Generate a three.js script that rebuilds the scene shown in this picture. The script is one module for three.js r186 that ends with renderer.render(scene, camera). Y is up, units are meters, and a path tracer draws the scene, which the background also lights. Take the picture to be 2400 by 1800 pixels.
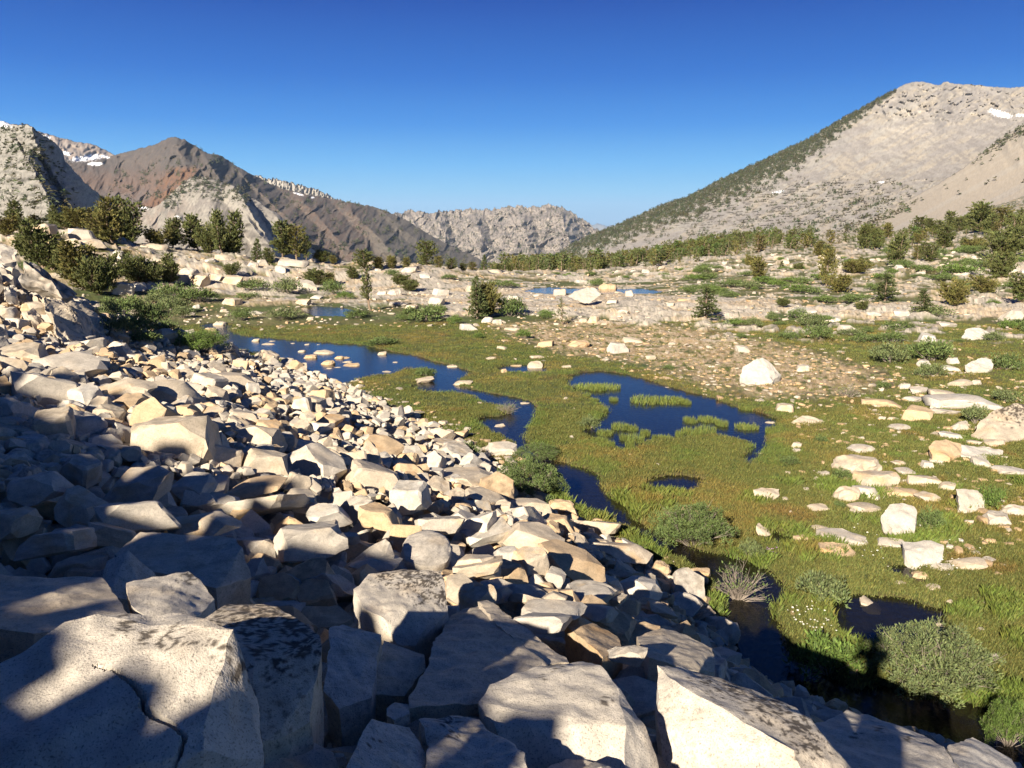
import * as THREE from 'three';
import { ConvexGeometry } from 'three/addons/geometries/ConvexGeometry.js';
import { mergeGeometries, mergeVertices, toCreasedNormals } from 'three/addons/utils/BufferGeometryUtils.js';
import { MarchingCubes } from 'three/addons/objects/MarchingCubes.js';
import { createNoise2D, createNoise3D } from 'simplex-noise';

// ---------------------------------------------------------------- camera, sky, sun, exposure
const EYE = 7.5, PITCH = 10.7 * Math.PI / 180, F = 1958;          // the lens in pixels of the 2400 x 1800 photograph
const scene = new THREE.Scene();
const camera = new THREE.PerspectiveCamera(2 * Math.atan(900 / F) * 180 / Math.PI, 4 / 3, 0.1, 90000);
camera.position.set(0, EYE, 0);
camera.rotation.x = -PITCH;
const renderer = new THREE.WebGLRenderer({ antialias: true });
renderer.setSize(1024, 768);
renderer.toneMapping = THREE.LinearToneMapping;
const EXPOSURE = 2.42;
renderer.toneMappingExposure = EXPOSURE;
renderer.shadowMap.enabled = true;

const SUN = new THREE.Vector3(-0.377, 0.419, 0.826).normalize();  // towards the sun: low, behind the viewer
const sun = new THREE.DirectionalLight(new THREE.Color().setRGB(1.0, 0.89, 0.74), 4.9);
sun.position.copy(SUN).multiplyScalar(400);
sun.castShadow = true;
sun.shadow.mapSize.set(4096, 4096);
Object.assign(sun.shadow.camera, { left: -160, right: 160, top: 160, bottom: -160, near: 1, far: 1200 });
scene.add(sun, sun.target);

const lin = (v) => (v <= 0.04045 ? v / 12.92 : ((v + 0.055) / 1.055) ** 2.4);
const rgb255 = (r, g, b) => [lin(r / 255), lin(g / 255), lin(b / 255)];
{
  const W = 256, Hh = 512, data = new Float32Array(W * Hh * 4);
  const stops = [[-90, rgb255(146, 170, 190)], [0, rgb255(152, 190, 224)], [1, rgb255(150, 197, 231)], [2.2, rgb255(138, 202, 242)], [4, rgb255(108, 186, 246)], [6.5, rgb255(66, 149, 233)], [9.5, rgb255(38, 116, 211)], [14, rgb255(16, 80, 178)], [25, rgb255(18, 68, 148)], [45, rgb255(14, 46, 104)], [90, rgb255(11, 33, 78)]];
  for (let r = 0; r < Hh; r++) {
    const e = (r + 0.5) / Hh * 180 - 90;
    let k = 0; while (k < stops.length - 2 && e > stops[k + 1][0]) k++;
    let t = Math.min(1, Math.max(0, (e - stops[k][0]) / (stops[k + 1][0] - stops[k][0])));
    for (let c = 0; c < W; c++) for (let q = 0; q < 3; q++) data[(r * W + c) * 4 + q] = (stops[k][1][q] * (1 - t) + stops[k + 1][1][q] * t) / EXPOSURE;
    for (let c = 0; c < W; c++) data[(r * W + c) * 4 + 3] = 1;
  }
  const t = new THREE.DataTexture(data, W, Hh, THREE.RGBAFormat, THREE.FloatType);
  t.mapping = THREE.EquirectangularReflectionMapping; t.magFilter = THREE.LinearFilter; t.needsUpdate = true;
  scene.background = t; scene.environment = t;
}

scene.fog = new THREE.FogExp2(new THREE.Color().setRGB(0.56, 0.76, 1.0), 2.0e-5);   // thin mountain air

// ---------------------------------------------------------------- random numbers, noise, small tools
function rng(seed) { let s = seed | 0; return () => { s = (s + 0x6d2b79f5) | 0; let t = Math.imul(s ^ (s >>> 15), 1 | s); t = (t + Math.imul(t ^ (t >>> 7), 61 | t)) ^ t; return ((t ^ (t >>> 14)) >>> 0) / 4294967296; }; }
const R = rng(7);
const n2 = createNoise2D(rng(11)), n3 = createNoise3D(rng(12));
const clamp = (x, a = 0, b = 1) => Math.min(b, Math.max(a, x)), mix = (a, b, t) => a + (b - a) * t;
const sstep = (a, b, x) => { const t = clamp((x - a) / (b - a)); return t * t * (3 - 2 * t); };
const mix3 = (a, b, t) => [mix(a[0], b[0], t), mix(a[1], b[1], t), mix(a[2], b[2], t)];
const fbm2 = (x, y, o = 4) => { let s = 0, a = 0.5; for (let i = 0; i < o; i++) { s += a * n2(x, y); x = x * 2.03 + 11.3; y = y * 2.03 - 7.1; a *= 0.5; } return s; };
const fbm3 = (x, y, z, o = 4) => { let s = 0, a = 0.5; for (let i = 0; i < o; i++) { s += a * n3(x, y, z); x = x * 2.03 + 5.1; y = y * 2.03 + 3.7; z = z * 2.03 - 9.2; a *= 0.5; } return s; };
const ridged = (x, y, o = 4) => { let s = 0, a = 0.5; for (let i = 0; i < o; i++) { s += a * (1 - Math.abs(n2(x, y)) * 2); x = x * 2.1 + 3.3; y = y * 2.1 - 1.7; a *= 0.5; } return s; };
const hash = (i) => { let t = Math.imul(i ^ (i >>> 15), 0x2c1b3c6d); t = Math.imul(t ^ (t >>> 12), 0x297a2d39); return ((t ^ (t >>> 15)) >>> 0) / 4294967296; };
const range = (a, b, r = R) => a + (b - a) * r();
const smax = (a, b, k) => { const h = clamp(0.5 + 0.5 * (a - b) / k); return mix(b, a, h) + k * h * (1 - h); };

const CP = Math.cos(PITCH), SP = Math.sin(PITCH);
// the direction of a pixel, turned into a point at forward distance d
function at(px, py, d) { const a = (px - 1200) / F, t = (py - 900) / F, f = CP - t * SP, y = -t * CP - SP; return new THREE.Vector3(a / f * d, EYE + y / f * d, -d); }
// the point seen in pixel column px, d ahead and at height h
function col(px, d, h) { const k = (h - EYE) / d, t = -(k * CP + SP) / (CP - k * SP), f = CP - t * SP; return [(px - 1200) / F / f * d, d, h]; }
function toPix(x, y, z) { const f = -z * CP - (y - EYE) * SP, u = -z * SP + (y - EYE) * CP; return [1200 + F * x / f, 900 - F * u / f, f]; }
// the point of pixel (px, py) on the level plane y = h
function level(px, py, h) { const t = (py - 900) / F, f = CP - t * SP, y = -t * CP - SP; return at(px, py, (h - EYE) / (y / f)); }

function tps(pts, warp) {                                          // thin plate spline through [x, z, h]
  const n = pts.length, m = n + 3, q = pts.map((p) => warp(p[0], p[1])), A = [];
  const U = (r2) => (r2 < 1e-12 ? 0 : 0.5 * r2 * Math.log(r2));
  for (let i = 0; i < n; i++) { const row = new Float64Array(m + 1); for (let j = 0; j < n; j++) row[j] = U((q[i][0] - q[j][0]) ** 2 + (q[i][1] - q[j][1]) ** 2); row[i] += 1e-4; row[n] = 1; row[n + 1] = q[i][0]; row[n + 2] = q[i][1]; row[m] = pts[i][2]; A.push(row); }
  for (let k = 0; k < 3; k++) { const row = new Float64Array(m + 1); for (let j = 0; j < n; j++) row[j] = k ? q[j][k - 1] : 1; A.push(row); }
  for (let c = 0; c < m; c++) {
    let p = c; for (let r = c + 1; r < m; r++) if (Math.abs(A[r][c]) > Math.abs(A[p][c])) p = r;
    [A[c], A[p]] = [A[p], A[c]];
    for (let r = c + 1; r < m; r++) { const f = A[r][c] / A[c][c]; if (f) for (let k = c; k <= m; k++) A[r][k] -= f * A[c][k]; }
  }
  const w = new Float64Array(m);
  for (let r = m - 1; r >= 0; r--) { let s = A[r][m]; for (let k = r + 1; k < m; k++) s -= A[r][k] * w[k]; w[r] = s / A[r][r]; }
  const qx = Float64Array.from(q, (v) => v[0]), qy = Float64Array.from(q, (v) => v[1]);
  return (x, z) => { const [u, v] = warp(x, z); let s = w[n] + w[n + 1] * u + w[n + 2] * v; for (let i = 0; i < n; i++) { const a = u - qx[i], b = v - qy[i], r2 = a * a + b * b; if (r2 > 1e-12) s += w[i] * 0.5 * r2 * Math.log(r2); } return s; };
}
const warpLog = (x, d) => { const r = Math.hypot(x, d) + 1e-9, k = Math.log(1 + r / 15) / r * 3; return [x * k, d * k]; };

const T0 = Date.now(), stage = (n) => console.log(n, ((Date.now() - T0) / 1000).toFixed(1));
// names: a repeat takes a three-digit number
const taken = new Map();
function numbered(name) { const k = taken.get(name) ?? 0; taken.set(name, k + 1); return k ? name + '_' + String(k).padStart(3, '0') : name; }
function tag(o, label, category, group, kind) { if (label) o.userData.label = label; if (category) o.userData.category = category; if (group) o.userData.group = group; if (kind) o.userData.kind = kind; return o; }
function add(name, geo, mat, label, category, group, kind) { const m = new THREE.Mesh(geo, mat); m.name = numbered(name); m.castShadow = m.receiveShadow = true; scene.add(m); return tag(m, label, category, group, kind); }
function part(name, geo, mat, parent) { const m = new THREE.Mesh(geo, mat); m.name = name; m.castShadow = m.receiveShadow = true; parent.add(m); return m; }

// ---------------------------------------------------------------- the lie of the land
// the meadow and the rocky benches round it: pixel column, metres ahead, height over the meadow
const meadowPts = [];
for (const px of [-900, -300, 300, 900, 1500, 2100, 2700, 3300]) for (const d of [6, 14, 26, 42, 58]) meadowPts.push(col(px, d, px < 0 && d > 40 ? 1.5 : 0));
for (const [d, row] of [
  [80, [[-600, 4], [0, 2], [300, 0.6], [600, 0], [900, 0], [1200, 0.1], [1500, 0.35], [1800, 0.5], [2100, 0.4], [2400, 0.4], [3000, 1]]],
  [100, [[-600, 7], [0, 5.5], [200, 5.2], [400, 2.4], [600, 1.1], [800, 0.4], [1000, 0.3], [1200, 0], [1350, 0], [1500, 0], [1800, 0.8], [2100, 1], [2400, 1.5], [3000, 3]]],
  [116, [[-600, 8], [0, 6.2], [200, 6.6], [300, 5], [500, 3.9], [700, 2.6], [860, 1.9], [1000, 1.5], [1200, 0.4]]],
  [150, [[-600, 5], [0, 2], [300, 0], [600, -1.5], [900, -1], [1200, -0.8], [1400, -1.0], [1600, 0.5], [1800, 1.5], [2100, 2.2], [2400, 3.2], [3000, 8]]],
  [220, [[-600, -4], [0, -8], [600, -9], [1000, -7], [1200, -4.8], [1400, -4], [1600, -1], [1800, 1.5], [2100, 3], [2400, 6], [3000, 18]]],
  [400, [[-600, -40], [0, -40], [600, -45], [1000, -35], [1200, -20], [1400, -13], [1600, -4], [1800, 2], [2100, 2.8], [2400, 14], [3000, 50]]],
  [800, [[-600, -120], [0, -120], [600, -120], [1000, -120], [1200, -80], [1400, -45], [1600, -20], [1800, -4], [2100, 4], [2400, 34], [3000, 120]]],
]) for (const [px, h] of row) meadowPts.push(col(px, d, h));
for (const [x, d] of [[-40, -20], [0, -30], [40, -10], [40, -40], [-40, -60], [60, 20], [-60, 10]]) meadowPts.push([x, d, 0]);
const meadowH = tps(meadowPts, warpLog);

// the talus: its toe along the stream, then its body
const toePx = [[2420, 1805], [2300, 1765], [2150, 1715], [1990, 1672], [1850, 1640], [1745, 1560], [1680, 1450], [1590, 1375], [1530, 1325], [1440, 1262], [1350, 1215], [1260, 1150], [1150, 1075], [1060, 1020], [960, 975], [860, 925], [760, 880], [640, 850], [520, 826], [440, 812], [360, 800]];
const toe = toePx.map(([x, y]) => level(x, y, 0));
const talusPts = toe.map((p) => [p.x, -p.z, -0.02]);
for (let i = 0; i < toe.length; i += 2) {                          // falls away under the meadow beyond the toe
  const a = toe[Math.max(0, i - 1)], b = toe[Math.min(toe.length - 1, i + 1)], t = new THREE.Vector3().subVectors(b, a).setY(0).normalize();
  talusPts.push([toe[i].x - t.z * 3.5, -(toe[i].z + t.x * 3.5), -1.5]);
}
for (const [px, py, d] of [
  [0, 1640, 2.5], [0, 1500, 3.3], [0, 1300, 6], [0, 1150, 9.5], [0, 1000, 14], [0, 850, 22], [0, 740, 30], [0, 640, 38],
  [300, 1700, 2.8], [300, 1500, 4.3], [300, 1300, 7.4], [300, 1150, 10.5], [300, 1000, 16], [300, 900, 22.5], [300, 830, 31], [150, 800, 29],
  [600, 1700, 3.1], [600, 1500, 5], [600, 1300, 8.5], [600, 1150, 12.5], [600, 1000, 20], [600, 900, 29], [500, 850, 37],
  [900, 1700, 3.3], [900, 1500, 5.4], [900, 1300, 9.9], [900, 1150, 16.2], [900, 1040, 23.8],
  [1200, 1750, 3.4], [1200, 1500, 5.6], [1200, 1350, 9.4], [1200, 1220, 15.6],
  [1500, 1750, 3.6], [1500, 1550, 5.6], [1500, 1480, 7.5], [1500, 1410, 11.2], [1600, 1440, 12.0], [1680, 1500, 11.2], [1350, 1300, 13.0], [1800, 1780, 4.8], [2100, 1795, 7.2],
]) { const p = at(px, py, d); talusPts.push([p.x, -p.z, p.y]); }
// the hillside behind: its crest keeps the low sun off the near slope; w across the sun's bearing, v the height at which its ray passes the viewer
const BEAR = new THREE.Vector3(SUN.x, 0, SUN.z).normalize(), TANE = SUN.y / Math.hypot(SUN.x, SUN.z), ACROSS = new THREE.Vector3(BEAR.z, 0, -BEAR.x);
const crestV = [[-44, 11.7], [-30, 11.0], [-22, 10.45], [-18.7, 10.1], [-13.5, 8.95], [-11, 8.35], [-8.6, 7.72], [-7.3, 7.35], [-5.8, 6.95], [-5.2, 6.82], [-4.2, 6.8], [-3.3, 6.82], [-2.9, 6.72], [-2.5, 6.64], [-2.1, 6.54], [-1.7, 6.62], [-1.2, 6.45], [-0.87, 6.27], [-0.4, 6.12], [0.2, 6.1], [1, 6.05], [2, 6.2], [4, 6.1], [8, 5.0], [14, 2.5]];
const crestB = [[-44, 21], [-30, 18], [-20, 14], [-12, 10], [-5, 7], [0, 6], [14, 6]];
const tableAt = (t, x) => { let k = 0; while (k < t.length - 2 && x > t[k + 1][0]) k++; const q = clamp((x - t[k][0]) / (t[k + 1][0] - t[k][0])); return mix(t[k][1], t[k + 1][1], q); };
const behind = (w, B) => new THREE.Vector3().addScaledVector(BEAR, B).addScaledVector(ACROSS, w);
for (const w of [-40, -30, -24, -19, -15, -12, -9, -7, -5.4, -4.2, -3.2, -2.4, -1.7, -1, -0.3, 0.6, 1.8, 3.5, 6, 9, 13]) {
  const B = tableAt(crestB, w), h = tableAt(crestV, w) - 0.14 + TANE * B;
  for (const [b, dh] of [[-1.2, -0.75], [0, 0], [3, 0.6], [10, 1.4], [26, 2.5]]) { const p = behind(w, B + b); talusPts.push([p.x, -p.z, h + dh]); }
}
for (const p of [[0, 0.4, 5.75], [0, -1.2, 5.95], [1.5, 0.5, 5.2], [-1.5, 0.5, 6.0], [3, 0, 4.6], [5, 2, 3.6], [8, 0, 2.6], [-6, 3, 6.1], [-12, 8, 6.2], [-24, 20, 6.5], [-32, 35, 8], [-34, 52, 5]]) talusPts.push(p);
const talusSpline = tps(talusPts, (x, d) => [x / 12, d / 12]);
const talusH = (x, d) => (d > 75 || (d > 4 && x > 14 - 0.52 * (d - 11))) ? -999 : talusSpline(x, d);

// pools and streams, as outlines in the photograph laid on the level of the water
const WATER = -0.06;
const ponds = {
  stream_pool: [[800, 807], [854, 809], [916, 825], [974, 834], [1017, 848], [1053, 856], [1089, 867], [1115, 874], [1097, 878], [1075, 888], [1068, 903], [1107, 914], [1162, 924], [1216, 934], [1245, 943], [1257, 959], [1256, 977], [1239, 997], [1230, 1024], [1240, 1048], [1270, 1066], [1306, 1082], [1342, 1093], [1379, 1100], [1408, 1118], [1411, 1147], [1436, 1172], [1473, 1190], [1478, 1214], [1520, 1240], [1570, 1268], [1640, 1290], [1700, 1304], [1752, 1314], [1790, 1332], [1814, 1347], [1834, 1372], [1843, 1396], [1830, 1417], [1806, 1431], [1817, 1460], [1835, 1482], [1844, 1522], [1889, 1551], [1944, 1583], [1991, 1612], [2030, 1626], [2048, 1604], [2081, 1612], [2142, 1625], [2215, 1641], [2287, 1652], [2350, 1662], [2480, 1690], [2480, 1850], [2300, 1790], [2150, 1735], [1990, 1690], [1845, 1655], [1735, 1570], [1690, 1480], [1700, 1424], [1672, 1365], [1610, 1320], [1540, 1290], [1470, 1240], [1415, 1209], [1375, 1203], [1335, 1180], [1312, 1162], [1290, 1125], [1262, 1104], [1225, 1075], [1195, 1055], [1205, 1040], [1185, 1031], [1140, 1003], [1111, 986], [1143, 977], [1183, 976], [1199, 963], [1162, 948], [1125, 941], [1107, 927], [1053, 921], [1002, 921], [970, 912], [979, 899], [1002, 894], [1020, 887], [1017, 876], [974, 865], [945, 867], [919, 878], [854, 883], [822, 894], [800, 899], [759, 892], [723, 876], [716, 858], [669, 847], [615, 829], [560, 820], [518, 808], [502, 790], [478, 774], [470, 762], [505, 757], [545, 763], [538, 774], [566, 787], [651, 795], [723, 800]],
  grassy_pond: [[1339, 881], [1364, 874], [1415, 870], [1462, 878], [1509, 889], [1552, 903], [1600, 917], [1647, 927], [1690, 941], [1730, 956], [1770, 965], [1803, 977], [1831, 986], [1817, 999], [1797, 1012], [1799, 1041], [1788, 1059], [1774, 1077], [1756, 1088], [1734, 1077], [1748, 1066], [1768, 1051], [1759, 1039], [1727, 1028], [1672, 1020], [1636, 1024], [1600, 1031], [1559, 1029], [1509, 1037], [1487, 1053], [1458, 1057], [1415, 1039], [1379, 1024], [1366, 1010], [1386, 1004], [1411, 984], [1415, 974], [1427, 963], [1408, 945], [1379, 930], [1357, 916], [1330, 903]],
  dark_pool: [[1512, 1136], [1531, 1122], [1567, 1115], [1600, 1115], [1633, 1120], [1656, 1125], [1636, 1138], [1622, 1150], [1598, 1158], [1545, 1156], [1520, 1147]],
  shaded_pool: [[1936, 1424], [1980, 1403], [2016, 1395], [2070, 1399], [2135, 1406], [2164, 1421], [2211, 1431], [2210, 1468], [2213, 1500], [2179, 1514], [2110, 1545], [2048, 1530], [1992, 1502], [1955, 1468]],
  seep_pool: [[1752, 1252], [1817, 1249], [1862, 1260], [1880, 1282], [1831, 1273], [1781, 1262]],
  small_pool: [[2070, 1337], [2106, 1326], [2150, 1328], [2146, 1343], [2180, 1366], [2157, 1377], [2114, 1350]],
  boulder_pool: [[1155, 868], [1190, 857], [1240, 855], [1288, 866], [1272, 873], [1200, 874]],
  upper_pool: [[702, 723], [740, 718], [800, 721], [838, 729], [806, 742], [735, 741]],
  far_pond: [[1232, 683], [1250, 676], [1290, 673], [1340, 677], [1400, 674], [1450, 678], [1500, 676], [1560, 683], [1530, 690], [1450, 688], [1380, 691], [1330, 688], [1280, 690]],
};
const pondPolys = Object.entries(ponds).map(([name, pts]) => {
  const q = pts.map(([x, y]) => { const p = level(x, y, WATER); return [p.x, p.z]; });
  const xs = q.map((p) => p[0]), zs = q.map((p) => p[1]);
  return { name, q, lo: [Math.min(...xs) - 2, Math.min(...zs) - 2], hi: [Math.max(...xs) + 2, Math.max(...zs) + 2] };
});
function polyDist(q, x, z) {                                       // signed distance, negative inside
  let best = 1e9, inside = false;
  for (let i = 0, j = q.length - 1; i < q.length; j = i++) {
    const [ax, az] = q[j], [bx, bz] = q[i], dx = bx - ax, dz = bz - az, t = clamp(((x - ax) * dx + (z - az) * dz) / (dx * dx + dz * dz + 1e-12));
    const ex = x - ax - dx * t, ez = z - az - dz * t; best = Math.min(best, ex * ex + ez * ez);
    if ((az > z) !== (bz > z) && x < (bx - ax) * (z - az) / (bz - az) + ax) inside = !inside;
  }
  return (inside ? -1 : 1) * Math.sqrt(best);
}
function pondDist(x, z) {
  let s = 2;
  const w = 0.09 * n2(x * 1.7, z * 1.7) + 0.05 * n2(x * 4.1, z * 4.1);
  for (const p of pondPolys) if (x > p.lo[0] && x < p.hi[0] && z > p.lo[1] && z < p.hi[1]) s = Math.min(s, polyDist(p.q, x, z));
  return s >= 2 ? 2 : s + w * clamp(-z / 40, 0.4, 2);
}
// areas of the ground named after what covers them, outlined in the photograph on the level of the meadow
const areaBox = new Map();
const areaDist = (q, x, z) => { let b = areaBox.get(q); if (!b) { const xs = q.map((e) => e[0]), zs = q.map((e) => e[1]); areaBox.set(q, b = [Math.min(...xs) - 5, Math.max(...xs) + 5, Math.min(...zs) - 5, Math.max(...zs) + 5]); } return x < b[0] || x > b[1] || z < b[2] || z > b[3] ? 9 : polyDist(q, x, z); };
const areaOf = (pts) => pts.map(([x, y]) => { const p = level(x, y, 0); return [p.x, p.z]; });
const gravelArea = areaOf([[1150, 765], [1330, 752], [1560, 765], [1800, 800], [2060, 865], [2080, 905], [1900, 935], [1720, 925], [1600, 885], [1480, 850], [1330, 830], [1220, 800]]);
const slabArea = areaOf([[1000, 728], [1120, 705], [1250, 690], [1500, 697], [1680, 705], [1860, 722], [1830, 752], [1640, 768], [1500, 762], [1330, 745], [1200, 742], [1040, 748]]);
const slabArea2 = areaOf([[1850, 738], [2100, 722], [2400, 705], [2600, 705], [2600, 740], [2400, 752], [2180, 752], [2000, 757]]);
const stonyArea = areaOf([[1980, 860], [2150, 800], [2600, 780], [2600, 1300], [2330, 1290], [2150, 1240], [2010, 1180], [1960, 1050], [1900, 980]]);
const slab3 = areaOf([[600, 690], [740, 668], [1000, 655], [1010, 672], [1240, 672], [1240, 686], [1040, 712], [1010, 725], [930, 705], [860, 690]]);

function slabMask(x, z) {
  const d = -z;
  if (d < 45) return 0;
  const w = 2.2 * n2(x * 0.12, z * 0.12) + 1.1 * n2(x * 0.4, z * 0.4);
  let m = Math.max(sstep(1.2, -1.2, areaDist(slabArea, x, z) + w), sstep(1.2, -1.2, areaDist(slabArea2, x, z) + w), 0.9 * sstep(1.6, -1.6, areaDist(slab3, x, z) + w));
  if (d > 50 && x > 6) { const k = n2(x * 0.16 + 8, z * 0.26) + 0.6 * n2(x * 0.4, z * 0.7 + 5) + 0.3 * n2(x * 1.1, z * 1.6); m = Math.max(m, sstep(50, 60, d) * sstep(6, 16, x) * sstep(0.42, 0.72, k)); }
  if (d > 74) {                                                    // benches of bare granite between strips of green, long across the valley
    const k = 0.55 * n2(x * 0.030 + 4, z * 0.055) + 0.75 * n2(x * 0.10, z * 0.24 + 3) + 0.6 * n2(x * 0.26, z * 0.6);
    m = Math.max(m, sstep(74, 92, d) * sstep(-0.12, 0.28, k + mix(0.25, -0.12, sstep(-5, 25, x))));
  }
  return m;
}
function base(x, z) { const d = -z; return smax(meadowH(x, d), talusH(x, d), 0.35); }
function isTalus(x, z) { return -z < 75 && talusH(x, -z) > meadowH(x, -z) - 0.02; }
const noPonds = { v: 2 };
function groundAll(x, z) {                                         // height, and what it was made of
  const d = -z, m = meadowH(x, d), t = talusH(x, d);
  let h = smax(m, t, 0.35);
  const tal = sstep(-0.25, 0.15, t - m), slab = tal < 0.5 ? slabMask(x, z) : 0;
  const calm = d > 72 && d < 125 ? 1 - 0.92 * sstep(26, 12, Math.hypot((x - 8.5) * 0.55, (d - 97))) : 1, far = sstep(50, 110, d) * calm;
  h += (1 - tal) * (0.07 * n2(x * 0.25, z * 0.25) + 0.05 * n2(x * 0.9, z * 0.9) + 0.022 * n2(x * 3.1, z * 3.1) * (1 - far) + far * (0.45 * n2(x * 0.05, z * 0.06) + 0.25 * n2(x * 0.17, z * 0.2)));
  h += calm * slab * (0.25 + 0.25 * n2(x * 0.22, z * 0.3) + 0.12 * n2(x * 0.7, z * 0.9)) + tal * sstep(-1.5, 1.5, d) * (0.14 * n2(x * 0.8, z * 0.8) - 0.12);
  const under = h - 0.42 * sstep(0.1, 0.8, t - m) * sstep(-2.5, 0.5, d);
  let p = 2;
  if (d < 115 && d > 5) {
    p = pondDist(x, z);
    if (p < 2) {
      const flat = sstep(2, 0.3, p) * (1 - tal);
      h = mix(h, clamp(h, -0.02, 0.03) + 0.025 * n2(x * 1.3, z * 1.3), flat);
      h += (1 - tal) * 0.015 * sstep(0.5, 0.12, Math.abs(p - 0.25));           // rounded turf lip along the bank
      const dig = sstep(0.16, -0.04, p), deep = sstep(-0.1, -1.6, p);
      h = mix(h, WATER - 0.09 - 0.42 * deep + 0.04 * n2(x * 3, z * 3), dig);
    }
  }
  return { h, tal, slab, p, m, t, mesh: tal > 0.02 ? Math.min(h, under) : h };
}
const H = (x, z) => groundAll(x, z).h;
function onGround(px, py) {                                        // where the ray of a pixel meets the ground
  const t = (py - 900) / F, f = CP - t * SP, y = (-t * CP - SP) / f, a = (px - 1200) / F / f;
  let d = 1.6, prev = d;
  while (d < 900) { if (EYE + y * d < H(a * d, -d)) break; prev = d; d *= 1.012; }
  for (let i = 0; i < 14; i++) { const m = (prev + d) / 2; if (EYE + y * m < H(a * m, -m)) d = m; else prev = m; }
  return new THREE.Vector3(a * d, H(a * d, -d), -d);
}

// ---------------------------------------------------------------- ground textures and colours
function noiseTexture(size, fn, srgb) {
  const data = new Uint8Array(size * size * 4);
  for (let y = 0; y < size; y++) for (let x = 0; x < size; x++) { const c = fn(x / size, y / size, x + y * size), o = (x + y * size) * 4; for (let k = 0; k < 3; k++) data[o + k] = clamp(c[k] ?? c[0]) * 255; data[o + 3] = 255; }
  const t = new THREE.DataTexture(data, size, size); t.magFilter = THREE.LinearFilter; t.minFilter = THREE.LinearMipmapLinearFilter; t.wrapS = t.wrapT = THREE.RepeatWrapping; if (srgb) t.colorSpace = THREE.SRGBColorSpace; t.needsUpdate = true; return t;
}
const tile = (u, v, k, s = 0) => {                                 // noise of k cells that repeats without a seam
  k = Math.round(k); const x = u * k, y = v * k, i = Math.floor(x), j = Math.floor(y), fx = x - i, fy = y - j, a = fx * fx * fx * (fx * (fx * 6 - 15) + 10), b = fy * fy * fy * (fy * (fy * 6 - 15) + 10), q = Math.round(s * 977) + k * 31;
  const gr = (di, dj) => { const w = hash(((i + di) % k) * 7919 + ((j + dj) % k) * 104729 + q) * 6.2832; return Math.cos(w) * (fx - di) + Math.sin(w) * (fy - dj); };
  return 1.5 * mix(mix(gr(0, 0), gr(1, 0), a), mix(gr(0, 1), gr(1, 1), a), b);
};
const earthTex = noiseTexture(512, (u, v, i) => { const k = 0.90 + 0.10 * tile(u, v, 22) + 0.1 * tile(u, v, 70, 3) + 0.16 * (hash(i) - 0.5); return [k, k, k]; }, true);
const earthBump = noiseTexture(512, (u, v, i) => [0.5 + 0.2 * tile(u, v, 26) + 0.2 * tile(u, v, 80, 5) + 0.2 * (hash(i + 99) - 0.5)]);
const groundMat = new THREE.MeshStandardMaterial({ vertexColors: true, roughness: 1, map: earthTex, bumpMap: earthBump, bumpScale: 0.025 });
groundMat.name = 'ground';

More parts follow.
